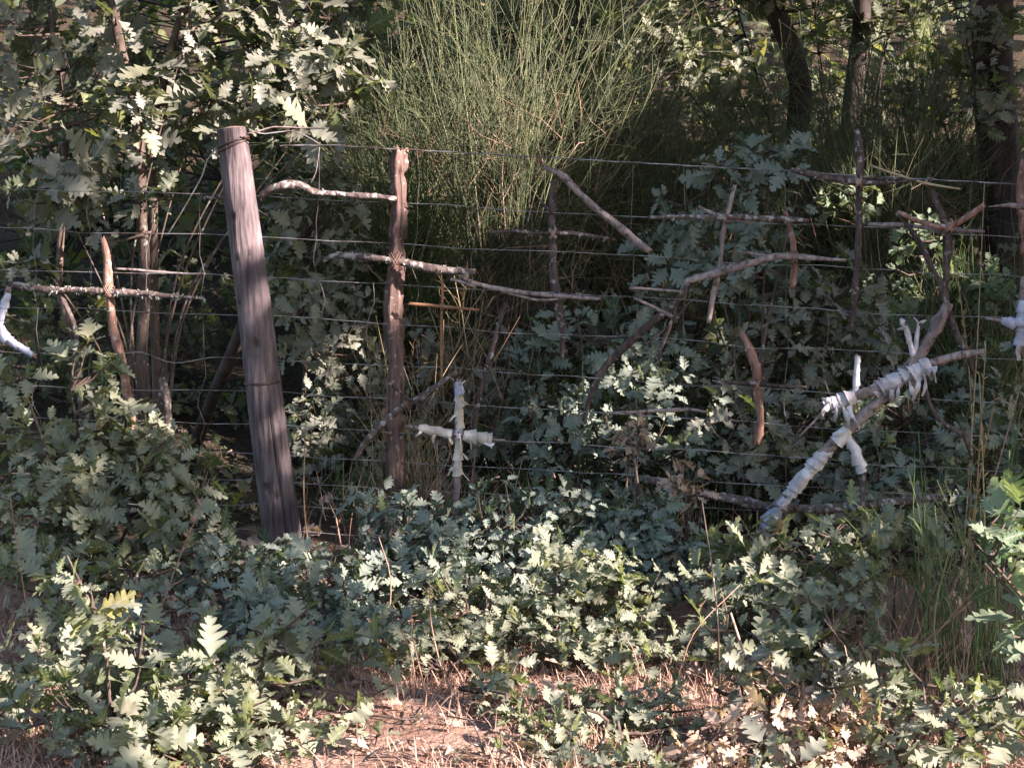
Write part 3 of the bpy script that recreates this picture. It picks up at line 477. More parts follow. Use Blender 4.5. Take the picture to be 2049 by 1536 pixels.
# ------------------------------------------------------------------ trees out of the frame that shade the place, and the far wood
def canopy_tree(label, x, y, h, crown, n, seed, L=.15, m='oak_far', lean=(0, 0)):
    rng = np.random.default_rng(seed); base = np.array((x, y, float(gz(x, y)))); root = empty('oak_tree', base); tag(root, label, 'tree'); bag = Bag()
    top = base + np.array((lean[0], lean[1], h)); P = catmull([base - (0, 0, .1), base * .6 + top * .4 + rng.normal(0, .1, 3), top], .25)
    bag.tube(P, np.linspace(.16, .05, len(P)), 10); cl = []
    for (cx, cy, cz, rx, ry, rz, wgt) in crown:
        c = base + np.array((cx, cy, cz)); k = int(n * wgt); u = nrm(rng.normal(size=(k, 3))) * rng.random((k, 1)) ** .45
        cl.append(c + u * (rx, ry, rz))
        s = P[min(len(P) - 1, int(len(P) * .55))]; Q = catmull([s, (s + c) / 2 + (0, 0, -.1), c, c + (c - s) * .25], .25); kp = keep_open(Q, .45, .06); Q = Q[:len(Q) if kp.all() else max(2, int(np.argmin(kp)))]; bag.tube(Q, np.linspace(.05, .012, len(Q)), 7)
        for e in cl[-1][::24]:
            W_ = np.array([c, (c + e) / 2 + rng.normal(0, .08, 3), e])
            if keep_open(catmull(W_, .1), .45, .05).all(): bag.tube(W_, np.array((.014, .009, .004)), 4)
    cl = np.vstack(cl); cl = cl[cl[:, 2] > base[2] + .3]
    lv = leaf_set(cl, rng.normal(size=cl.shape) + (0, 0, .4), base + (0, 0, h * .6), 6, L, rng); lv = sub(lv, keep_open(lv['pos'] + lv['R'][:, :, 1] * .5, .45, .085))
    a, b, z = proj(lv['pos']); ins = (z > .1) & (z < 6.2) & (a > -150) & (a < 2200) & (b > -150) & (b < 1700); lv = sub(lv, ~ins)
    obj('trunk', bag.mesh('trunk', base), M['trunk'], root); f = obj('crown', leaves_mesh('crown', lv, 'far', base), M[m], root); f['kind'] = 'stuff'
    return root
CR = [(0, 0, 3.6, 1.5, 1.5, 1.3, .4), (-.8, .7, 2.6, 1.1, 1.2, .9, .25), (.7, -.8, 2.8, 1.2, 1.2, 1.0, .25), (0, .3, 1.4, 1.2, 1.3, .8, .2), (-.2, 0, 5.4, 1.5, 1.6, .9, .3)]
sh = nrm(np.array((S[1], -S[0], 0)))            # along the row of shading trees
ctr = np.array((0, 6.2, 0)) + np.array((S[0], S[1], 0)) / math.cos(EL) * 6.5
names = ['first', 'second', 'third', 'fourth', 'fifth']
for k, dlt in enumerate((-4.7, -2.7, -.7, 2.45, 4.5)):
    p = ctr + sh * dlt + np.array((S[0], S[1], 0)) * (.8 if k % 2 else 0)
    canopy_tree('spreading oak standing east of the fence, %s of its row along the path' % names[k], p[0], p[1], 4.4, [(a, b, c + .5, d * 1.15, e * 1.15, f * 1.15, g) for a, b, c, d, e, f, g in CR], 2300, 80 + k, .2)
canopy_tree('unseen oak added to arch over the fence and shade the young oak tree', -3.3, 9.0, 4.6, [(1.4, -.9, 3.0, 1.9, 1.9, .7, .4), (2.9, -.6, 3.2, 1.5, 1.8, .7, .3), (.2, -.8, 2.9, 1.5, 1.8, .8, .3), (1.6, -2.8, 3.0, 1.8, 1.1, .6, .35), (3.2, -2.7, 3.0, 1.3, 1.1, .55, .25)], 2800, 90)  # crown spread out as a roof to darken the scrub behind the fence
canopy_tree('old oak across the path, behind the viewpoint, opposite the leaning post', -5.5, -1.5, 5.5, [(0, 0, 3.8, 2.2, 2.0, 2.0, .6), (1.5, -.8, 3.4, 1.5, 1.6, 1.5, .4)], 900, 92, .2)
canopy_tree('old oak across the path, behind the viewpoint, opposite the stick figure', 3.0, -4.2, 6, [(0, 0, 3.6, 2.3, 1.8, 2.2, .6), (1.8, .6, 3.0, 1.6, 1.6, 1.7, .4)], 1000, 94, .2)
canopy_tree('old oak leaning over the path beside the young oak tree', -5.2, 5.0, 5.2, [(0, 0, 3.4, 1.7, 2.0, 1.8, .6), (.8, 2.0, 3.2, 1.6, 1.6, 1.5, .4)], 1000, 95, .18)
canopy_tree('unseen oak added to arch over the broom bushes and shade them', 3.7, 10.0, 5.2, [(-2.2, -1.2, 2.9, 1.8, 2.0, .7, .4), (-.5, -1.0, 2.9, 1.6, 2.0, .8, .3), (-3.6, -1.0, 3.0, 1.4, 1.8, .7, .3), (-1.9, -3.7, 3.0, 1.7, 1.1, .6, .4), (-3.4, -3.6, 3.0, 1.2, 1.0, .5, .25)], 2200, 91)  # added overhead crown, keeps sky light off the broom and thickets
rw = np.random.default_rng(99)
fw_ = np.stack([rw.uniform(-8, 8, 3500), rw.uniform(12.2, 20, 3500), rw.random(3500) ** .9 * 3.4 + .1], -1); fw_[:, 2] += gz(fw_[:, 0], fw_[:, 1])
lv = leaf_set(fw_, rw.normal(size=fw_.shape), fw_ + (0, 4, -1), 6, .17, rw)
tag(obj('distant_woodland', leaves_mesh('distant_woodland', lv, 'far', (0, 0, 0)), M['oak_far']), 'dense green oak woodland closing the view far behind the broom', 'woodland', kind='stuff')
# ------------------------------------------------------------------ fence
PXM = 1 / 612.0; SR = .80
rf = np.random.default_rng(7)
fence = empty('wire_fence', onf(575, 1140)); FB = np.array(fence.location)
tag(fence, 'rusty wire mesh fence strung from one leaning round wooden post', 'fence')
# leaning round post with a drying crack, knots and worn grain
pp = catmull([onf(463, 256), onf(488, 450), onf(512, 640), onf(540, 880), onf(577, 1160), onf(590, 1260)], .012)
n = len(pp); ns = 72; ang = np.arange(ns) * 2 * math.pi / ns
pr = np.interp(np.linspace(0, 1, n), [0, .06, .35, .7, 1], np.array([29, 31, 34.5, 38, 41])) * PXM
Rr = pr[:, None] * np.ones(ns); tt = np.linspace(0, 1, n)[:, None]
Rr = Rr * (1 + .012 * np.sin(3 * ang + 8 * tt) + .012 * np.sin(7 * ang - 3 * tt + 1)) + rf.normal(0, .0004, Rr.shape) + (.0006 * rf.normal(size=ns))[None]
t_, u_, v_ = frames(pp)
def post_angle(dx):                          # angle of the surface point that faces the path, shifted sideways by dx radii
    d = nrm(np.array((dx, -math.sqrt(max(0, 1 - dx * dx)), 0))); return math.atan2(d @ v_[n // 2], d @ u_[n // 2])
def adiff(a, b): return (a - b + math.pi) % (2 * math.pi) - math.pi
knot = np.zeros((n, ns)); ys = np.array([proj(p)[1] for p in pp])
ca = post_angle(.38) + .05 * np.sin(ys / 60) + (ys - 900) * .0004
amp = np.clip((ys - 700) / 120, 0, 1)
crk = amp[:, None] * np.exp(-(adiff(ang[None], ca[:, None]) / .05) ** 2); Rr -= .016 * crk; knot += crk * .9  # crack is cut in, and its inner shade painted dark as well
ca2 = post_angle(.62) + .03 * np.sin(ys / 40); crk = (np.clip((ys - 380) / 60, 0, 1) * np.clip((720 - ys) / 60, 0, 1))[:, None] * np.exp(-(adiff(ang[None], ca2[:, None]) / .04) ** 2); Rr -= .006 * crk; knot += crk * .5  # finer crack, groove shade put into the colour the same way
for (kx, ky, kr) in ((-.02, 683, 10), (.15, 985, 8), (-.55, 512, 6), (-.5, 430, 7), (.2, 505, 5), (-.35, 965, 7), (-.75, 600, 6)):
    g = np.exp(-(((ys - ky) / kr)[:, None] ** 2 + (adiff(ang[None], post_angle(kx)) * 38 / kr) ** 2)); Rr -= .007 * g; knot = np.maximum(knot, g)
    rim = np.exp(-((np.sqrt(((ys - ky) / kr)[:, None] ** 2 + (adiff(ang[None], post_angle(kx)) * 38 / kr) ** 2) - 1.6) / .5) ** 2); Rr += .0018 * rim
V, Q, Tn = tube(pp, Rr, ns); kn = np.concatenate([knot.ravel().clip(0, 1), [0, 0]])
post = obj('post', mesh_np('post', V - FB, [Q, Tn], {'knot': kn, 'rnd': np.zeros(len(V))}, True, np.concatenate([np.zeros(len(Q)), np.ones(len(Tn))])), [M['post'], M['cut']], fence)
post['label'] = 'leaning round grey-brown wooden post with a drying crack'
def band(py, r, turns, tilt, h=.004):
    i0 = np.argmin(abs(ys - py)); c = pp[i0]; a = np.linspace(0, 2 * math.pi * turns, int(40 * turns)); rr_ = pr[i0] + r * .8
    P = c + rr_ * (np.cos(a)[:, None] * u_[i0] + np.sin(a)[:, None] * v_[i0]) + np.outer(tilt * np.cos(a - post_angle(1)) * rr_ + h * a / 6.28, -t_[i0]); b = Bag(); b.tube(P, r, 6, cap=True); return obj('wire_band', b.mesh('wire_band', FB), M['rust'], post)
for k in range(3): band(285 + 4 * k, .0032, 1.3, .22 + .05 * k)
band(764, .0026, 2.2, -.02, .003)
# hook of wire and loose ends at the post top
def wire_poly(pts, r, m, parent, name, off=0.0, step=.03):
    P = catmull([onf(a, b, (c[0] if c else off)) for a, b, *c in pts], step); b = Bag(); b.tube(P, r, 5, rf.random(), cap=True); o = obj(name, b.mesh(name, FB), m, parent); return o
wire_poly([(432, 300, -.05), (415, 320, -.05), (405, 350, -.03), (392, 375, 0), (360, 430, .02), (335, 470, .02)], .0024, M['wire'], post, 'tie_wire')
wire_poly([(492, 268, -.05), (520, 262, -.04), (548, 254, -.02), (600, 256, 0), (658, 257, 0)], .0026, M['pale_stick'], post, 'tie_wire')
wire_poly([(498, 262, -.05), (530, 268, -.03), (580, 262, -.01), (612, 272, 0), (640, 289, 0)], .0022, M['wire'], post, 'tie_wire')
wire_poly([(640, 290, 0), (636, 320, 0), (632, 345, -.01), (622, 366, -.02)], .0018, M['wire'], post, 'tie_wire')
# brace behind the post
bp = catmull([onf(492, 640, .05), onf(455, 730, .3), onf(420, 810, .55), onf(370, 950, .95)], .03); b = Bag(); b.tube(bp, .024 * (1 + .05 * vnoise(len(bp), rf, 4)), 12, cap=True); obj('brace', b.mesh('brace', FB), M['trunk'], fence)
# line wires
ROW = [(-40, 262, 290), (840, 0, 305)]
rows840 = [304, 409, 489, 572, 650, 735, 803, 869, 926, 981, 1032, 1078]
def row_y(k, x):
    s = .054 + .0025 * min(k, 6) * .6; y = rows840[k] + s * (x - 840) if x > 560 else rows840[k] + s * (560 - 840) + .032 * (x - 560)
    return y
rowfn = []
for k in range(12):
    xs = np.arange(560 if k == 0 else -80, 2140, 26.); j = vnoise(len(xs), rf, 5) * (2.2 if k else 1.0) + vnoise(len(xs), rf, 2) * .7
    y = np.array([row_y(k, x) for x in xs]) + j
    if k == 0: y = np.where(xs < 660, 291, 291 + (xs - 660) * .0565) + j * .5
    if k == 5: y += 14 * np.exp(-((xs - 350) / 60) ** 2) - 8 * np.exp(-((xs - 290) / 30) ** 2)
    if k == 4: y += 5 * np.exp(-((xs - 1000) / 90) ** 2)
    rowfn.append((xs, y)); P = np.array([onf(x, yy, rf.normal(0, .002)) for x, yy in zip(xs, y)])
    P = catmull(P, .03); b = Bag(); b.tube(P, .0013 if k else .0017, 5, rf.random(), cap=True)
    if k == 0:                               # second strand twisted round the top wire
        t2, u2, v2 = frames(P); a = np.arange(len(P)) * 1.1; b.tube(P + .0022 * (np.cos(a)[:, None] * u2 + np.sin(a)[:, None] * v2), .0012, 4)
    o = obj('line_wire', b.mesh('line_wire', FB), M['wire'], fence)
# stay wires knotted to the line wires
sx = [-10, 78, 185, 292, 405, 640, 742, 838, 948, 1062, 1160, 1268, 1372, 1478, 1572, 1655, 1760, 1850, 1945, 2030]
for x in sx:
    k0 = 0 if x > 600 else 1; b = Bag(); pts = []
    for k in range(k0, 12):
        xx = x + rf.normal(0, 3.5) + (k - 5) * rf.uniform(0, 1.2); yy = float(np.interp(xx, *rowfn[k])); pts.append((xx, yy))
        if k < 11: pts.append((xx + rf.normal(0, 4.5), (yy + rows840[k + 1] - rows840[k] * 1.0 + yy) / 2 if False else yy + (rows840[k + 1] - rows840[k]) * .5))
        c = onf(xx, yy); t = nrm(onf(xx + 20, yy + 1.1) - c); a = np.linspace(0, 4 * math.pi, 17); ax2 = np.array((0, 0, 1.)); ax3 = np.cross(t, ax2)
        b.tube(c + np.outer(np.linspace(-.006, .006, 17), t) + .0032 * (np.cos(a)[:, None] * ax2 + np.sin(a)[:, None] * ax3), .0014, 4)
    skip = rf.integers(0, 6) if x in (742, 1160, 1655) else 0
    pts = pts[skip * 2:] if skip else pts
    P = catmull([onf(p[0], p[1], rf.normal(0, .003)) for p in pts], .03); b.tube(P, .0011, 5, rf.random(), cap=True); obj('stay_wire', b.mesh('stay_wire', FB), M['stay'], fence)

# ------------------------------------------------------------------ sticks and crosses pushed into the mesh
def stick_mesh(name, pts, org, off=0.0, seed=0, rough=.10, knots=.10, ns=12, jag=True, Y=None, grain=.05):
    """pts (px, py, radius px[, off]) along the stick"""
    rng = np.random.default_rng(seed + 1000); A = []
    for q in pts:
        o_ = q[3] if len(q) > 3 else off; p = onf(q[0], q[1], o_) if Y is None else at(q[0], q[1], Y + o_); A.append((*p, q[2] * PXM * SR))
    A = catmull(np.array(A), .012); P = A[:, :3]; r = np.maximum(A[:, 3], .0012); n = len(P)
    P = P + np.stack([vnoise(n, rng, 6), vnoise(n, rng, 6), vnoise(n, rng, 6)], -1) * r[:, None] * .13
    R = r[:, None] * (1 + rough * rng.normal(size=(n, ns)) * .5 + (rough * .9 * vnoise(n, rng, 3))[:, None])
    R = R * (1 + rough * .8 * np.sin(np.arange(ns) * 2 * math.pi / ns * 2 + rng.uniform(0, 6))[None])
    ga, gb = rng.normal(size=ns), rng.normal(size=ns); gt = np.linspace(0, 1, n)[:, None] + .15 * vnoise(n, rng, 10)[:, None]; R = R * (1 + grain * (ga[None] * (1 - gt) + gb[None] * gt))
    for _ in range(max(1, int(n * knots))):
        i0, a0 = rng.integers(0, n), rng.uniform(0, 6.28); g = np.exp(-(((np.arange(n) - i0) / 1.4)[:, None] ** 2 + (adiff(np.arange(ns)[None] * 6.283 / ns, a0) / .5) ** 2)); R += g * r[i0] * rng.uniform(.15, .55)
    if jag: R[0] *= .93; R[-1] *= .9
    V, Q, Tn = tube(P, R, ns)
    if jag:                                   # broken ends
        t, _, _ = frames(P); V[:ns] -= t[0] * rng.uniform(0, r[0] * 1.3, (ns, 1)); V[(n - 1) * ns:n * ns] += t[-1] * rng.uniform(0, r[-1] * 1.6, (ns, 1))
    return mesh_np(name, V - org, [Q, Tn], {'rnd': np.zeros(len(V)), 'knot': np.zeros(len(V))}, True, np.concatenate([np.zeros(len(Q)), np.ones(len(Tn))])), P, r
def lichen(parent, P, r, org, n, seed, size=.006):
    rng = np.random.default_rng(seed); b = Bag()
    for _ in range(n):
        i0 = rng.integers(0, len(P)); d = nrm(rng.normal(size=3)); c = P[i0] + d * r[i0] * .8
        for q in range(5):
            e = c + nrm(d + rng.normal(0, .7, 3)) * size * rng.uniform(.7, 2.0); b.tube(np.array([c, (c + e) / 2 + rng.normal(0, size * .2, 3), e]), np.array((.5, .38, .15)) * size * rng.uniform(.5, .9), 4, rng.random())
    f = obj('lichen', b.mesh('lichen', org), M['lichen'], parent); f['kind'] = 'stuff'
def wrap(parent, pts, org, off, seed, m, thick=1.45, pitch=.023, Y=None, name='rag'):
    """strip of cloth wound round a stick: overlapping turns with loose, uneven edges"""
    rng = np.random.default_rng(seed); A = np.array([(*onf(q[0], q[1], q[3] if len(q) > 3 else off), q[2] * PXM * SR) for q in pts]); A = catmull(A, .004); P = A[:, :3]
    s = np.concatenate([[0], np.cumsum(np.linalg.norm(np.diff(P, axis=0), axis=1))]); t, u, v = frames(P); turns = s[-1] / pitch + 1; nt2 = int(turns * 26); nk = 7
    th = np.linspace(0, turns * 2 * math.pi, nt2); cen = np.linspace(-.3 * pitch, s[-1] + .3 * pitch, nt2) + pitch * .22 * vnoise(nt2, rng, 14); wd = pitch * (1.75 + .35 * vnoise(nt2, rng, 18)); k = np.linspace(0, 1, nk)
    ss = np.clip(cen[:, None] + (k[None] - .5) * wd[:, None], 0, s[-1]); f = lambda a: np.stack([np.interp(ss, s, a[:, c]) for c in range(3)], -1)
    flare = .34 + .22 * vnoise(nt2, rng, 11)[:, None]; r = np.interp(ss, s, A[:, 3]) * (1.0 + (thick - 1) * .3 + flare * k[None] ** 1.5 * thick * .9 + .07 * vnoise(nt2, rng, 3)[:, None] * np.sin(k * 5 + 1)[None] + .06 * rng.normal(size=(nt2, nk)) * k[None] + .27 * vnoise(nt2, rng, 24)[:, None])
    V = f(P) + r[..., None] * (np.cos(th)[:, None, None] * f(u) + np.sin(th)[:, None, None] * f(v)); i = np.arange(nt2 - 1)[:, None] * nk; j = np.arange(nk - 1)[None]
    Q = np.stack([i + j, i + j + 1, i + nk + j + 1, i + nk + j], -1).reshape(-1, 4); V = V.reshape(-1, 3)
    return obj(name, mesh_np(name, V - org, [Q], {'rnd': np.zeros(len(V))}), M[m], parent)
def rag_strip(parent, pts, wid, org, m, seed, off=-.03, name='rag_end'):
    rng = np.random.default_rng(seed); P = catmull([onf(q[0], q[1], q[2] if len(q) > 2 else off) for q in pts], .006); n = len(P); t = nrm(np.gradient(P, axis=0)); sd_ = nrm(np.cross(t, (0.2, -1, .2)))
    tw = vnoise(n, rng, 5)[:, None]; sd_ = nrm(sd_ + np.cross(t, sd_) * tw); wv = wid * np.interp(np.linspace(0, 1, n), [0, .7, 1], [1, .8, .35])[:, None] * (1 + .2 * vnoise(n, rng, 2))[:, None]; nn = np.cross(t, sd_) * .0012
    fold = np.cross(t, sd_) * wid * .35
    V = np.vstack([P - sd_ * wv, P + fold, P + sd_ * wv, P - sd_ * wv + nn * 2, P + fold + nn * 2, P + sd_ * wv + nn * 2]); i = np.arange(n - 1); F = lambda a, b: np.stack([a * n + i, b * n + i, b * n + i + 1, a * n + i + 1], -1)
    return obj(name, mesh_np(name, V - org, [np.vstack([F(0, 1), F(1, 2), F(4, 3), F(5, 4), F(3, 0), F(2, 5)])], {'rnd': np.zeros(len(V))}), M[m], parent)
def binding(parent, px, py, r, org, off=0., m='straw', tilt=.6, seed=0):
    c = onf(px, py, off); b = Bag(); a = np.linspace(0, 6.28 * 2.5, 50)
    for s in (1, -1):
        ax = nrm((s * tilt, 0, 1)); a2 = np.array((0, 1., 0)); P = c + r * PXM * (np.cos(a)[:, None] * ax + np.sin(a)[:, None] * a2 * 1.1) + np.outer(np.linspace(-.5, .5, 50) * r * PXM * .6, np.cross(ax, a2)); b.tube(P, .0017, 4)
    obj('binding', b.mesh('binding', org), M[m], parent)
def single(name, label, pts, m, off=-.015, seed=0, cat='stick', rough=.10, branches=(), lich=0, group=None, **k):
    org = onf(pts[-1][0], pts[-1][1], off); root = empty(name, org); tag(root, label, cat, group); me, P, r = stick_mesh('limb', pts, org, off, seed, rough, **k); obj('limb', me, [M[m], M['cut']], root)
    for q, bp in enumerate(branches): me, _, _ = stick_mesh('side_branch', bp, org, off, seed + 50 + q, rough); obj('side_branch', me, [M[m], M['cut']], root)
    if lich: lichen(root, P, r, org, lich, seed)
    return root
def cross(label, upr, bar, m1, m2=None, off=-.014, seed=0, rough=.10, bind=None, lich=(0, 0), extra=(), offb=None):
    org = onf(upr[-1][0], upr[-1][1], off); root = empty('stick_cross', org); tag(root, label, 'cross', 'stick crosses pushed into the wire fence'); offb = off - .024 if offb is None else offb
    me, P, r = stick_mesh('upright', upr, org, off, seed, rough, **(dict(ns=26, grain=.17, knots=.04) if m1 == 'stake' else {})); obj('upright', me, [M[m1], M['cut']], root)
    if lich[0]: lichen(root, P, r, org, lich[0], seed)
    me, P, r = stick_mesh('crossbar', bar, org, offb, seed + 1, rough); obj('crossbar', me, [M[m2 or m1], M['cut']], root)
    if lich[1]: lichen(root, P, r, org, lich[1], seed + 1)
    for q, (e, mm) in enumerate(extra): me, _, _ = stick_mesh('side_branch', e, org, off - .012, seed + 20 + q, rough); obj('side_branch', me, [M[mm], M['cut']], root)
    if bind: binding(root, *bind, org, (off + offb) / 2)
    return root
cross('lichen-covered stick cross hanging in the dark gap beside the leaning post', [(205, 478, 8), (213, 510, 10), (216, 545, 11), (220, 600, 11), (226, 650, 11), (240, 710, 12), (256, 790, 12), (264, 860, 12)], [(22, 568, 8), (70, 576, 8.5), (140, 580, 8), (210, 582, 9), (300, 588, 8), (360, 594, 6), (408, 598, 4)], 'red_stick', 'lichen_bark', seed=1, lich=(26, 90), bind=(218, 583, 14), extra=[([(118, 582, 6), (135, 620, 6), (150, 655, 6), (158, 700, 5)], 'lichen_bark')])
single('short_stick', 'short stub of lichen-spotted stick standing up out of the grey-green shrub', [(326, 762, 10), (332, 790, 11), (338, 850, 12), (342, 920, 12), (342, 1060, 12)], 'lichen_bark', seed=3, lich=20)
o = single('bent_stick', 'bent white rag-wrapped stick at the cut-off end of the lichen crossbar', [(18, 575, 7), (8, 610, 8), (-2, 645, 8), (8, 672, 8), (40, 695, 7), (70, 712, 5)], 'pale_stick', seed=4, off=-.04); wrap(o, [(16, 585, 7), (8, 612, 8), (-1, 645, 8), (9, 672, 8), (40, 695, 7), (66, 710, 5)], np.array(o.location), -.04, 4, 'rag_blue', 1.25)
single('curved_stick', 'curved pinkish branch pushed through the mesh above the split stake crossbar', [(412, 393, 4, .06), (450, 398, 5, .075), (515, 402, 8, .04), (528, 388, 10, 0), (555, 374, 11), (600, 371, 10), (628, 384, 9), (680, 388, 7), (730, 393, 7), (784, 397, 7)], 'lichen_bark', seed=5, off=-.02, lich=16)
cross('tall split red-brown stake with a lichened branch across it', [(800, 306, 15), (799, 330, 17), (799, 400, 15), (795, 470, 15), (792, 540, 17), (790, 640, 17), (790, 790, 18), (790, 960, 18), (790, 1100, 18)], [(652, 517, 5), (680, 510, 7), (730, 514, 8), (790, 521, 9), (850, 534, 10), (905, 541, 9), (946, 543, 6)], 'stake', 'lichen_bark', seed=6, off=.012, rough=.10, bind=(792, 523, 20), lich=(0, 46), offb=-.042)
single('forked_twig', 'pale forked twig drooping between the lichened crossbar and dark lichen cross', [(905, 546, 5), (925, 552, 6), (945, 566, 6), (1000, 578, 6), (1060, 586, 6), (1130, 593, 5), (1200, 597, 4)], 'pale_stick', seed=8, off=-.035, branches=[[(1000, 580, 4), (1040, 592, 3.5), (1090, 600, 3), (1150, 593, 3)], [(905, 560, 5), (950, 571, 5)], [(1145, 596, 2.5), (1160, 590, 2), (1168, 582, 1.5)]])
cross('dark lichen-bark cross with a thin drooping crossbar behind the diagonal peeled stick', [(1107, 365, 8), (1103, 420, 9), (1106, 500, 9), (1107, 560, 12), (1117, 610, 10), (1123, 660, 9), (1125, 712, 7)], [(982, 466, 3.5), (1030, 463, 5), (1070, 467, 5), (1120, 467, 5.5), (1170, 470, 5), (1225, 478, 3)], 'dark_stick', 'dark_stick', seed=9, off=.012, bind=(1106, 467, 12), lich=(22, 16), offb=-.014, extra=[([(1104, 425, 4), (1090, 412, 4), (1082, 402, 3)], 'dark_stick')])
single('peeled_stick', 'smooth peeled grey stick hanging diagonally below the top wire', [(1090, 335, 5), (1108, 343, 8), (1124, 352, 9), (1160, 388, 8), (1210, 432, 9), (1250, 464, 10), (1280, 488, 10), (1298, 503, 7)], 'pale_stick', seed=10, off=-.03, rough=.05)
cross('thin pale stick cross with a dark knobbly double crossbar', [(1470, 372, 5), (1458, 420, 6), (1447, 470, 6), (1440, 530, 6), (1428, 590, 7), (1417, 642, 6)], [(1300, 436, 4), (1350, 434, 6), (1400, 434, 6), (1470, 435, 7), (1540, 437, 7), (1615, 441, 5)], 'pale_stick', 'lichen_bark', seed=11, bind=(1452, 436, 10), lich=(0, 34), extra=[([(1400, 414, 3), (1420, 425, 4), (1455, 434, 4), (1500, 446, 3)], 'pale_stick')])
cross('long slanting branch cross with a short hanging upright, beside the thin pale cross', [(1572, 425, 5), (1585, 470, 6), (1590, 515, 7), (1588, 545, 8), (1586, 570, 8)], [(1372, 562, 6), (1410, 552, 9), (1460, 538, 9), (1510, 524, 9), (1552, 513, 8), (1600, 514, 7), (1650, 518, 5), (1692, 520, 3)], 'red_stick', 'pale_stick', seed=13, bind=(1588, 514, 12), lich=(6, 10), extra=[([(1480, 503, 3), (1510, 508, 4), (1550, 514, 4)], 'pale_stick')])
single('dead_branch', 'dark dead branch running steeply down from the slanting branch cross', [(1388, 555, 6), (1365, 590, 8), (1335, 622, 9), (1290, 655, 9), (1250, 695, 9), (1210, 735, 8), (1188, 775, 7), (1170, 840, 6)], 'dark_stick', seed=15, off=.03, branches=[[(1360, 592, 5), (1345, 640, 5), (1325, 690, 4), (1315, 730, 3)], [(1385, 600, 3), (1340, 650, 4), (1290, 690, 3)]], lich=10)
single('thin_twig', 'thin pale twig just under the start of the slanting branch cross', [(1262, 576, 3), (1300, 578, 4), (1362, 583, 3)], 'pale_stick', seed=16)
single('thin_twig', 'short pale twig tilting down across the steep dark dead branch', [(1270, 597, 4), (1300, 611, 4.5), (1345, 632, 4)], 'pale_stick', seed=17)
cross('tall dark stick cross rising above the top wire with a sagging crossbar', [(1714, 264, 7), (1717, 280, 9), (1719, 340, 9), (1718, 400, 8), (1719, 450, 8), (1716, 520, 8), (1710, 590, 8), (1704, 650, 7)], [(1588, 341, 6), (1620, 348, 7), (1660, 357, 7), (1715, 364, 7), (1770, 366, 5), (1830, 362, 4)], 'dark_stick', 'dark_stick', seed=18, bind=(1717, 364, 12), lich=(14, 8), extra=[([(1655, 350, 3), (1720, 357, 4), (1810, 358, 3)], 'dark_stick')])
cross('dark red cross with a crossbar bowed like a smile', [(1858, 352, 3), (1868, 390, 6), (1888, 435, 9), (1896, 470, 10), (1895, 530, 9), (1890, 590, 8), (1902, 640, 8), (1925, 690, 7), (1945, 735, 5)], [(1797, 424, 5), (1825, 438, 6), (1860, 449, 7), (1897, 453, 8), (1930, 437, 8), (1966, 412, 7)], 'dark_stick', 'red_stick', seed=20, bind=(1896, 452, 15), lich=(8, 4), extra=[([(1797, 428, 5), (1830, 470, 7), (1862, 530, 8), (1885, 575, 8), (1898, 620, 6)], 'dark_stick')])
single('grey_stick', 'straight weathered grey stick lying along the wire behind the bowed crossbar', [(1738, 449, 4), (1800, 450, 6), (1860, 456, 6), (1930, 461, 5), (1968, 463, 3)], 'pale_stick', seed=22, off=.018, lich=12)
single('dry_stalk', 'straight yellowish dry stalk sloping along the top wire beside the tall dark cross', [(1742, 331, 3), (1790, 348, 3), (1850, 366, 3), (1920, 378, 2.5)], 'gold', seed=23, off=-.03, rough=.05, knots=.02)
cross('reddish flaking stick cross with a thin dark crossbar, half hidden in leaves', [(1484, 664, 7), (1500, 700, 9), (1512, 740, 10), (1514, 780, 9), (1520, 820, 9), (1519, 850, 10), (1514, 884, 9)], [(1428, 762, 3), (1470, 766, 4), (1515, 769, 5), (1560, 771, 4), (1612, 774, 3)], 'red_stick', 'dark_stick', seed=24, rough=.18, bind=(1514, 769, 11))
single('low_log', 'long grey branch lying low along the fence under the stick figure feet', [(1300, 960, 8), (1335, 968, 10), (1380, 980, 10), (1440, 993, 11), (1520, 1010, 12), (1600, 1018, 12), (1700, 1013, 11), (1800, 1002, 10), (1850, 998, 9), (1890, 998, 7)], 'lichen_bark', seed=26, off=-.02, lich=20)
# figure of sticks wrapped in white rags
fo = onf(1522, 1066, -.05); fig = empty('stick_figure', fo); tag(fig, 'large stick figure lashed together with tattered white rags, striding on two legs', 'figure')
parts = [('body_pole', [(1898, 612, 14, -.02), (1862, 670, 15), (1830, 722, 15), (1770, 790, 15), (1700, 855, 16), (1650, 905, 15), (1600, 965, 14), (1555, 1020, 13), (1520, 1068, 9)], 'pale_stick'),
         ('arm_pole', [(1966, 704, 9), (1920, 712, 10), (1870, 724, 11), (1820, 748, 12), (1760, 775, 12), (1710, 793, 12), (1645, 812, 10)], 'pale_stick'),
         ('leg_pole', [(1688, 862, 9), (1705, 890, 10), (1722, 930, 11), (1726, 960, 9), (1724, 1000, 8), (1720, 1026, 6)], 'lichen_bark'),
         ('side_branch', [(1846, 765, 6), (1862, 810, 6), (1885, 845, 7), (1920, 865, 7), (1935, 880, 8), (1946, 914, 6)], 'dark_stick'),
         ('side_branch', [(1716, 712, 5), (1714, 740, 6), (1712, 800, 6)], 'pale_stick'), ('side_branch', [(1655, 815, 3), (1630, 842, 2.5), (1600, 872, 2)], 'pale_stick'),
         ('side_branch', [(1810, 650, 4), (1822, 690, 5), (1830, 720, 5)], 'pale_stick'), ('side_branch', [(1836, 650, 3.5), (1832, 690, 4), (1830, 718, 4)], 'pale_stick'), ('side_branch', [(1710, 800, 8), (1704, 830, 8), (1694, 862, 8)], 'pale_stick')]
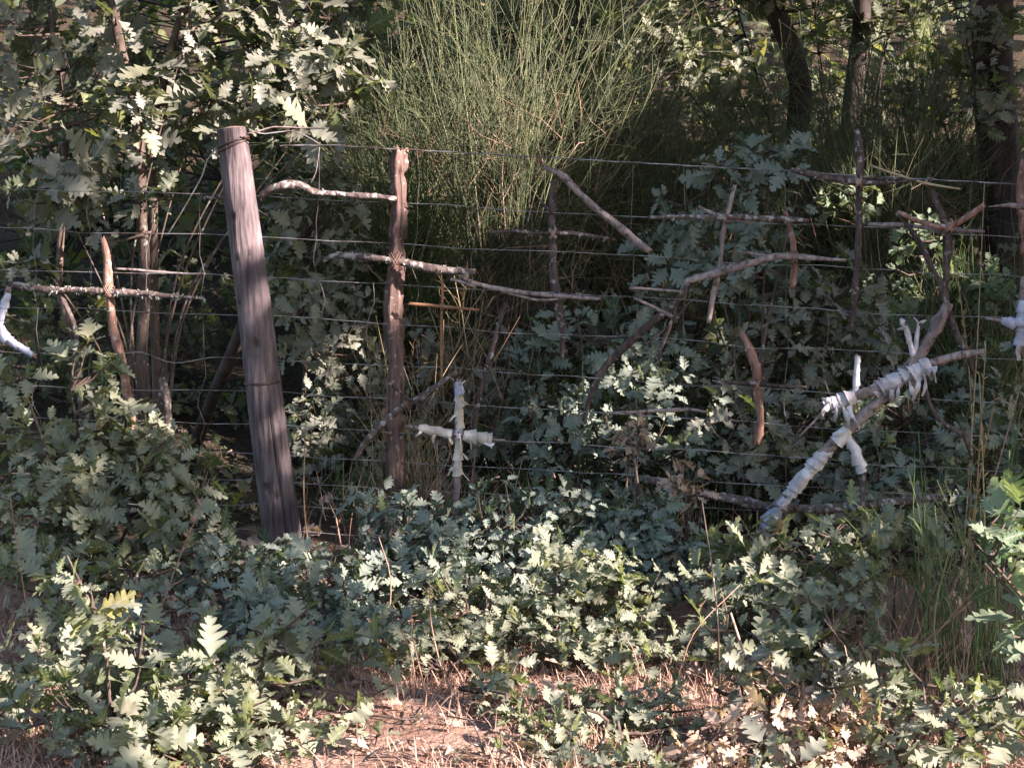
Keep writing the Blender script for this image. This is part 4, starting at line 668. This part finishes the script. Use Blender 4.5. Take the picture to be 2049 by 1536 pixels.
for q, (nm, pts, mm) in enumerate(parts): me, _, _ = stick_mesh(nm, pts, fo, -.05 - .012 * (q == 1), 30 + q, .09); obj(nm, me, [M[mm], M['cut']], fig)
for q, (pts, mm, th) in enumerate([([(1862, 728, 13), (1840, 738, 14), (1800, 758, 14), (1745, 782, 13)], 'rag', 1.5), ([(1712, 793, 12), (1685, 802, 13), (1648, 811, 11)], 'rag', 1.35), ([(1698, 858, 13), (1680, 876, 13), (1672, 884, 12)], 'rag', 1.35), ([(1660, 895, 13), (1610, 952, 13), (1580, 990, 12), (1562, 1012, 12)], 'rag', 1.12), ([(1558, 1016, 13), (1540, 1040, 13), (1528, 1056, 11)], 'rag_blue', 1.35),
                                   ([(1716, 712, 5), (1713, 760, 6), (1712, 785, 7)], 'rag', 1.3), ([(1694, 872, 10), (1712, 905, 10), (1724, 945, 9)], 'rag', 1.12), ([(1812, 652, 4), (1822, 690, 5), (1828, 712, 5)], 'rag', 1.3), ([(1838, 652, 4), (1832, 690, 4), (1830, 712, 5)], 'rag', 1.3)]):
    wrap(fig, pts, fo, -.058, 40 + q, mm, th)
rr = np.random.default_rng(44)
for q, (a, b_, dx, dy) in enumerate([(1850, 748, -4, 45), (1838, 752, -12, 50), (1822, 762, 6, 30), (1800, 772, -6, 40), (1785, 778, 4, 28), (1690, 812, 10, 40), (1675, 815, -6, 28), (1700, 812, 22, 46), (1660, 812, -12, 22), (1860, 735, 6, 26), (1812, 652, -10, -16), (1838, 650, 16, -10), (1838, 652, -8, -18), (1814, 655, -20, 4), (1660, 808, -16, -10), (1870, 732, 4, 34), (1690, 868, -26, 4), (1570, 1005, -18, 18), (1550, 1030, 20, 16), (1725, 1015, -14, 12)]):
    rag_strip(fig, [(a, b_, -.085), (a + dx * .4 + rr.normal(0, 3), b_ + dy * .45, -.1), (a + dx, b_ + dy, -.085 + rr.normal(0, .01))], rr.uniform(.004, .010), fo, 'rag', 70 + q)
# white rag-wrapped cross
wo = onf(912, 1030, -.03); wc = empty('wrapped_cross', wo); tag(wc, 'small upright cross wound in off-white cloth strips, standing above the teal shrub', 'cross')
for nm, pts, of in (('upright', [(918, 762, 7), (918, 850, 8), (916, 950, 8), (912, 1000, 7), (911, 1060, 7)], -.02), ('crossbar', [(813, 852, 3), (840, 857, 5), (920, 871, 6), (985, 879, 5), (1010, 881, 3)], -.04)): me, _, _ = stick_mesh(nm, pts, wo, of, 90, .07); obj(nm, me, [M['pale_stick'], M['cut']], wc)
wrap(wc, [(918, 786, 8), (919, 830, 8), (918, 862, 8)], wo, -.02, 92, 'rag_cream', 1.25); wrap(wc, [(917, 878, 8), (916, 915, 8), (914, 952, 8)], wo, -.02, 93, 'rag_cream', 1.25); wrap(wc, [(917, 763, 8), (918, 776, 8), (919, 790, 8)], wo, -.02, 94, 'rag_blue', 1.3)
wrap(wc, [(838, 856, 7), (860, 860, 9), (905, 869, 8)], wo, -.042, 95, 'rag_cream', 1.4); wrap(wc, [(928, 871, 8), (955, 876, 9), (985, 879, 8)], wo, -.042, 96, 'rag_cream', 1.5); binding(wc, 918, 870, 13, wo, -.03, 'rag', .8)
rag_strip(wc, [(920, 868, -.07), (922, 900, -.075), (924, 940, -.06), (940, 962, -.05)], .0022, wo, 'rag_cream', 97); rag_strip(wc, [(970, 884, -.06), (982, 890, -.065), (990, 886, -.06)], .007, wo, 'rag', 98)
for q, (a, b_, dx, dy) in enumerate([(845, 862, -14, 12), (870, 868, -4, 18), (900, 874, 5, 16), (945, 880, -3, 20), (975, 884, 10, 12), (924, 800, 14, 10), (912, 830, -14, 14), (925, 905, 12, 16), (908, 935, -12, 18), (920, 768, 12, -8)]):
    rag_strip(wc, [(a, b_, -.05), (a + dx * .5, b_ + dy * .4, -.062), (a + dx, b_ + dy, -.05)], .004 + .0015 * (q % 3), wo, 'rag_cream', 120 + q)
# other sticks
cross('scaly grey stick leaning diagonally beside the wrapped cross, with a thin twig tied over it', [(912, 745, 6), (880, 768, 7), (840, 795, 8), (795, 822, 8), (755, 860, 8), (730, 888, 8), (711, 917, 5)], [(785, 772, 3), (815, 795, 4), (845, 815, 3.5), (872, 832, 3)], 'lichen_bark', 'dark_stick', seed=100, bind=(812, 807, 10), lich=(18, 0))
cross('thin rust-brown twig cross above the scaly diagonal stick', [(886, 560, 2.6), (884, 620, 3.2), (883, 690, 3), (884, 760, 2.6)], [(819, 607, 3.6), (885, 613, 4), (955, 620, 3.4)], 'rust_stick', 'rust_stick', seed=102, rough=.05, bind=(885, 613, 6))
single('leaning_stick', 'slim dead stick leaning behind the thin rust-brown cross', [(1012, 612, 5), (995, 660, 6), (978, 720, 7), (960, 790, 6), (945, 880, 6)], 'dark_stick', seed=104, off=.05, lich=8)
single('thin_twig', 'pale horizontal twig above the small withered seedling', [(1222, 826, 3), (1262, 824, 4), (1320, 821, 4.5), (1380, 819, 4), (1414, 824, 3)], 'pale_stick', seed=105, off=.02)
single('thin_twig', 'short grey twig lying in the gap behind the leaning post wires', [(232, 538, 3), (270, 540, 4), (330, 545, 3), (390, 549, 3)], 'pale_stick', seed=106, off=.03)
eo = onf(2046, 720, -.03); ec = empty('wrapped_cross', eo); tag(ec, 'cross wrapped in bluish-white rags at the fence end near the bowed crossbar', 'cross')
for nm, pts, of in (('upright', [(2046, 555, 5), (2045, 640, 7), (2040, 705, 5)], -.02), ('crossbar', [(1974, 637, 3), (2010, 642, 5), (2080, 650, 6), (2140, 655, 4)], -.04)): me, _, _ = stick_mesh(nm, pts, eo, of, 108, .07); obj(nm, me, [M['pale_stick'], M['cut']], ec)
wrap(ec, [(2046, 600, 8), (2044, 650, 10), (2041, 690, 9)], eo, -.025, 109, 'rag_blue', 1.5); wrap(ec, [(2003, 641, 6), (2030, 645, 9), (2110, 653, 8)], eo, -.042, 110, 'rag_blue', 1.5); rag_strip(ec, [(2040, 690, -.06), (2038, 705, -.06), (2040, 722, -.05)], .012, eo, 'rag_blue', 111)
cross('shaggy peeling red-barked stick cross above the bluish-white wrapped cross', [(2044, 325, 7), (2042, 370, 12), (2046, 420, 12), (2050, 500, 10)], [(1978, 414, 3), (2010, 410, 5), (2060, 412, 6), (2130, 414, 4)], 'red_stick', 'pale_stick', seed=112, rough=.25)

# ------------------------------------------------------------------ stalks, dry grass and litter
def stalk(name, label, px, Y, top, mt, r=.0025, lean=0, group=None, seed=0, head=0, leaves=0, cat='grass'):
    rng = np.random.default_rng(seed + 500); x = at(px, 900, Y)[0]; tp = at(*top, Y)
    base = np.array((x, Y, float(gz(x, Y)) - .01)); root = empty(name, base); tag(root, label, cat, group); b = Bag()
    mid = (base + tp) / 2 + np.array((rng.normal(0, .02), rng.normal(0, .03), .02)); P = catmull([base, mid, tp], .04); b.tube(P, np.linspace(r, r * .45, len(P)), 5, 0, cap=True)
    obj('culm', b.mesh('culm', base), M[mt], root)
    if leaves:
        for _ in range(leaves):
            i0 = rng.integers(1, max(2, len(P) - 4)); d = nrm(rng.normal(size=3) * (1, 1, .1)); ln = rng.uniform(.12, .3); k = np.linspace(0, 1, 7)[:, None]
            Q = P[i0] + d * ln * k * .6 + np.array((0, 0, 1)) * ln * (k * .9 - .9 * k ** 2.2); sd_ = nrm(np.cross(d, (0, 0, 1))) * .0035 * (1 - k ** 2); V = np.vstack([Q - sd_, Q + sd_]); ii = np.arange(6)
            obj('blade', mesh_np('blade', V - base, [np.stack([ii, ii + 1, ii + 8, ii + 7], -1)], {'rnd': np.zeros(14)}), M[mt], root)
    if head:
        h = Bag()
        for _ in range(head):
            i0 = rng.integers(int(len(P) * .62), len(P)); c = P[i0]; e = c + nrm(rng.normal(size=3) * (.5, .5, .2) + (0, 0, .9)) * rng.uniform(.012, .03); h.tube(np.array([c, (c + e) / 2, e]), np.array((.0012, .0026, .0006)), 4, rng.random())
        obj('seed_head', h.mesh('seed_head', base), M[mt], root)
stalk('dry_stalk', 'straight pale dry stalk standing right beside the foot of the leaning post', 632, 5.4, (611, 848), 'gold', .0032, seed=1, cat='stalk')
stalk('dry_stalk', 'reddish dry stalk with a seed head rising from the grey-green shrub', 285, 4.9, (402, 1012), 'straw', .003, seed=2, head=26, cat='stalk')
stalk('dry_stalk', 'tall dark brown stem leaning up from the dusty grey shrub', 1450, 4.6, (1405, 1005), 'twig', .0035, seed=3, cat='stalk')
stalk('dry_stalk', 'pale brown stem with curled tip leaning across the sprout above the rusty shrub', 1560, 4.2, (1462, 1225), 'straw', .006, seed=4, cat='stalk')
stalk('dry_stalk', 'orange feathery seed stalk glowing beside the dark red bowed cross', 1945, 6.35, (1908, 488), 'gold', .0035, seed=5, head=70, cat='stalk')
stalk('dry_stalk', 'tall thin straw stalk beyond the bowed crossbar, reaching the top wire', 1935, 6.3, (1970, 365), 'gold', .003, seed=6, cat='stalk')
for q, (x, Y, tx, ty, mt) in enumerate([(1870, 4.9, 1838, 862, 'green_stalk'), (1905, 4.9, 1870, 1010, 'green_stalk'), (1960, 4.8, 2042, 820, 'green_stalk'), (1985, 4.9, 2020, 900, 'green_stalk'), (1930, 5.1, 1990, 800, 'gold'), (1890, 5.1, 1830, 905, 'green_stalk'), (2010, 4.7, 2030, 860, 'green_stalk'), (1945, 5.2, 1972, 700, 'gold'), (1990, 5.2, 1960, 750, 'gold'), (1880, 5.3, 2040, 780, 'straw'), (1850, 4.7, 1870, 1090, 'green_stalk'), (1920, 4.6, 1905, 1080, 'green_stalk'), (1965, 4.6, 1962, 1010, 'green_stalk'), (2030, 4.6, 1990, 980, 'green_stalk'), (2000, 5.0, 2048, 700, 'gold'), (1830, 5.0, 1960, 1170, 'straw'), (1740, 4.9, 1990, 1160, 'straw')]):
    stalk('grass_stalk', {'green_stalk': 'tall green grass stalk in the tuft under the bright green oak branch', 'gold': 'tall straw-yellow stalk among the green grass tuft', 'straw': 'brown bent straw leaning over beside the green grass tuft'}[mt], x, Y, (tx, ty), mt, .0036, seed=20 + q, group={'green_stalk': 'green stalks of the tuft', 'gold': 'yellow stalks of the tuft', 'straw': 'bent straws by the tuft'}[mt], leaves=3 if mt == 'green_stalk' else 0, head=14 if mt == 'gold' else 0)
for q, (x, tx, ty, Y) in enumerate([(770, 758, 1075, 5.2), (830, 785, 1240, 4.6), (845, 820, 1190, 4.7), (890, 860, 1150, 4.7), (905, 880, 1290, 4.5), (1270, 1250, 1270, 4.5), (1360, 1480, 1170, 4.7), (60, 20, 990, 4.7), (150, 250, 1160, 4.6), (1760, 1690, 1290, 4.3), (1890, 1945, 1390, 4.2), (1030, 1045, 920, 6.2)]):
    stalk('dry_stalk', 'thin dry grass stalk poking out of the oak shrubs in front of the fence', x, Y, (tx, ty), 'straw', .0026, seed=60 + q, group='dry stalks among the front shrubs', cat='stalk')
def blades(name, label, n, region, hgt, mt, seed, wd=.0022, cat='grass', flat=1.0):
    rng = np.random.default_rng(seed); x, y, lo = [], [], 0
    (x0, x1, y0, y1) = region; bx = rng.uniform(x0, x1, n); by = rng.uniform(y0, y1, n)
    keep = (np.sin(bx * 3.1 + 1.7 * np.sin(by * 2.3)) + np.sin(by * 4.3 + bx * 1.7) + rng.normal(0, .8, n)) > -.5; bx = bx[keep]; by = by[keep]; n = len(bx)
    az = rng.uniform(0, 6.28, n); h = hgt * rng.uniform(.35, 1.15, n); ln = rng.uniform(.2, 1.1, n) * flat; base = np.stack([bx, by, gz(bx, by) - .01], -1); d = np.stack([np.cos(az), np.sin(az), np.zeros(n)], -1); sd_ = np.stack([-np.sin(az), np.cos(az), np.zeros(n)], -1) * wd
    V = []
    for k, wk in ((0, 1), (.4, .9), (.75, .6), (1, .15)):
        c = base + d * (h * ln * k ** 1.7)[:, None] + np.array((0, 0, 1)) * (h * (k - .35 * np.minimum(ln, 2.3) * k * k))[:, None]; V += [c - sd_ * wk, c + sd_ * wk]
    V = np.stack(V, 1).reshape(-1, 3); q = np.array([(0, 1, 3, 2), (2, 3, 5, 4), (4, 5, 7, 6)]); Q = (q[None] + (np.arange(n) * 8)[:, None, None]).reshape(-1, 4)
    tag(obj(name, mesh_np(name, V, [Q], {'rnd': np.repeat(rng.random(n), 8)}), M[mt]), label, cat, kind='stuff')
blades('dry_grass', 'pinkish dry grass covering the verge in front of the shrubs', 30000, (-1.7, 1.7, 3.5, 5.2), .085, 'straw', 201, .0017)
blades('dry_grass', 'taller dry straw at the foot of the fence', 1100, (-.75, 1.6, 5.7, 7.2), .28, 'straw', 202)
blades('grass', 'dark green grass under the fence and broom', 6500, (-.7, 2.6, 6.4, 9.5), .38, 'broom_dark', 203)
def debris():
    rng = np.random.default_rng(555); b = Bag()
    for _ in range(420):
        x, y = rng.uniform(-1.6, 1.6), 3.5 + 2.2 * rng.random() ** 1.5; a = rng.uniform(0, 6.28); ln = rng.uniform(.03, .16); P = np.array([(x + math.cos(a) * ln * q + rng.normal(0, .006), y + math.sin(a) * ln * q + rng.normal(0, .006), float(gz(x + math.cos(a) * ln * q, y + math.sin(a) * ln * q)) + .008 + rng.uniform(0, .012)) for q in (-.5, -.1, .2, .5)]); r = rng.uniform(.0012, .004); b.tube(P, np.array((1, .9, .8, .5)) * r, 5, rng.random(), cap=True)
    tag(obj('fallen_twigs', b.mesh('fallen_twigs'), M['twig']), 'small fallen twigs scattered over the dry verge', 'twigs', kind='stuff')
debris()
def pebbles():
    rng = np.random.default_rng(556); Vb = np.array([(1, 0, 0), (-1, 0, 0), (0, 1, 0), (0, -1, 0), (.6, .6, .6), (-.6, .6, .6), (-.6, -.6, .6), (.6, -.6, .6), (0, 0, -.6)], float); Tb = np.array([(0, 2, 4), (2, 1, 5), (1, 3, 6), (3, 0, 7), (4, 2, 5), (5, 1, 6), (6, 3, 7), (7, 0, 4), (4, 5, 6), (4, 6, 7), (0, 8, 2), (2, 8, 1), (1, 8, 3), (3, 8, 0)]); n = 900
    x = rng.uniform(-1.5, 1.5, n); y = 3.5 + 1.6 * rng.random(n); r = np.clip(rng.lognormal(-5.2, .5, n), .002, .018); V = Vb[None] * (1 + .25 * rng.normal(size=(n, 9, 3))) * r[:, None, None] * np.array((1.2, 1.1, .8)) + np.stack([x, y, gz(x, y) + r * .3], -1)[:, None]
    tag(obj('pebbles', mesh_np('pebbles', V.reshape(-1, 3), [(Tb[None] + (np.arange(n) * 9)[:, None, None]).reshape(-1, 3)], {'rnd': np.repeat(rng.random(n), 9)}, False), M['pebble']), 'small pinkish stones and soil crumbs on the dry verge', 'stones', kind='stuff')
pebbles()
blades('dry_grass', 'flattened matted straw lying on the dry verge', 11000, (-1.5, 1.5, 3.55, 4.9), .05, 'straw', 204, .0016, flat=2.2)
def tuft(name, label, px, Y, n, h, mt, seed, w=.1, cat='grass'):
    rng = np.random.default_rng(seed); x = at(px, 900, Y)[0]; base = np.array((x, Y, float(gz(x, Y)))); b = Bag()
    for _ in range(n):
        o_ = rng.normal(0, w * .35, 3) * (1, 1, 0); d = rng.normal(0, .28, 3) * (1, 1, 0); hh = h * rng.uniform(.4, 1.1); P = base + o_ + np.array([(0, 0, 0), d * hh * .3 + (0, 0, hh * .5), d * hh * 1.0 + (0, 0, hh * .93)]); b.tube(catmull(P, .08), np.linspace(.0024, .0008, len(catmull(P, .08))), 3, rng.random())
    root = obj(name, b.mesh(name, base), M[mt], loc=base); tag(root, label, cat); root['kind'] = 'thing'
tuft('grass_tuft', 'golden dry grass tuft between the split stake and rust-brown twig cross', 820, 6.6, 60, .78, 'gold', 301, .16)
tuft('grass_tuft', 'dry brown grass tuft slumped below the scaly diagonal stick', 850, 6.25, 60, .4, 'straw', 302, .3)
tuft('grass_tuft', 'tall green grass tuft under the bright green oak branch', 1930, 4.95, 90, .62, 'green_stalk', 303, .3)
tuft('grass_tuft', 'tall green grass clump below the grey straight stick and bowed crossbar', 1960, 7.1, 120, 1.0, 'green_stalk', 304, .25)
tuft('grass_tuft', 'straw-coloured grass tuft at the verge beside the dusty grey shrub', 1790, 4.75, 120, .28, 'straw', 305, .3)
rd = np.random.default_rng(401); nl = 2200; lp = np.stack([rd.uniform(-1.9, 1.9, nl), 3.5 + 4 * rd.random(nl) ** 1.8, np.zeros(nl)], -1); lp[:, 2] = gz(lp[:, 0], lp[:, 1]) + .012
lv = leaf_set(lp, np.tile((0, 0, 1.), (nl, 1)) + rd.normal(0, .5, (nl, 3)), lp - (0, 0, 1), 1, .06, rd, spread=(1.2, 1.8))
tag(obj('leaf_litter', leaves_mesh('leaf_litter', lv, 'mid', (0, 0, 0)), M['dead']), 'brown fallen oak leaves scattered over the ground', 'leaves', kind='stuff')
# ------------------------------------------------------------------ leaves that show become parts
def finish_plants():
    W, H = 512, 384; buf = np.zeros((H, W), bool); alls = []
    for pi, (root, lv, lod, m, nobj, base, part) in enumerate(PLANTS):
        c = lv['pos'] + lv['R'][:, :, 1] * .5; a, b, z = proj(c); s = lv['sc'] / z * FPX
        alls.append(np.stack([z, a / 4, b / 4, s / 4, np.full(len(z), pi), np.arange(len(z))], -1))
    A = np.vstack(alls); A = A[np.argsort(A[:, 0])]; vis = {}
    for z, a, b, s, pi, li in A:
        r = max(1, s * .27); x0, x1, y0, y1 = int(a - r), int(a + r) + 1, int(b - r), int(b + r) + 1
        if x1 <= 0 or y1 <= 0 or x0 >= W or y0 >= H: continue
        w_ = buf[max(0, y0):y1, max(0, x0):x1]
        if w_.size == 0: continue
        f = 1 - w_.mean()
        if f > .3: vis.setdefault(int(pi), []).append((s * f, int(li)))
        q = max(1, r * .55); buf[max(0, int(b - q)):max(0, int(b + q) + 1), max(0, int(a - q)):max(0, int(a + q) + 1)] = True
    for pi, (root, lv, lod, m, nobj, base, part) in enumerate(PLANTS):
        ch = sorted(vis.get(pi, []), reverse=True)[:min(nobj, 300)]; ids = [q[1] for q in ch if q[0] > 2.6]
        rest = np.ones(len(lv['pos']), bool); rest[ids] = False
        for i_ in ids:
            ol = 'hi' if lod == 'mid' else lod; me = leaf_mesh(ol, int(lv['var'][i_]) % len(LEAF[ol]), m); o = bpy.data.objects.new('leaf', me); C.objects.link(o); o.parent = root
            mm = np.eye(4); mm[:3, :3] = lv['R'][i_]; mm[:3, 3] = lv['pos'][i_] - base; o.matrix_basis = Matrix(mm.tolist())
        if rest.any(): f = obj(part, leaves_mesh(part, sub(lv, rest), REST[lod], base), M[m], root); f['kind'] = 'stuff'
finish_plants()
nt_ = sum(len(me.polygons) * 2 for me in bpy.data.meshes); print('objects', len(bpy.data.objects), 'tris', nt_, 'time', round(time.time() - T0, 1))
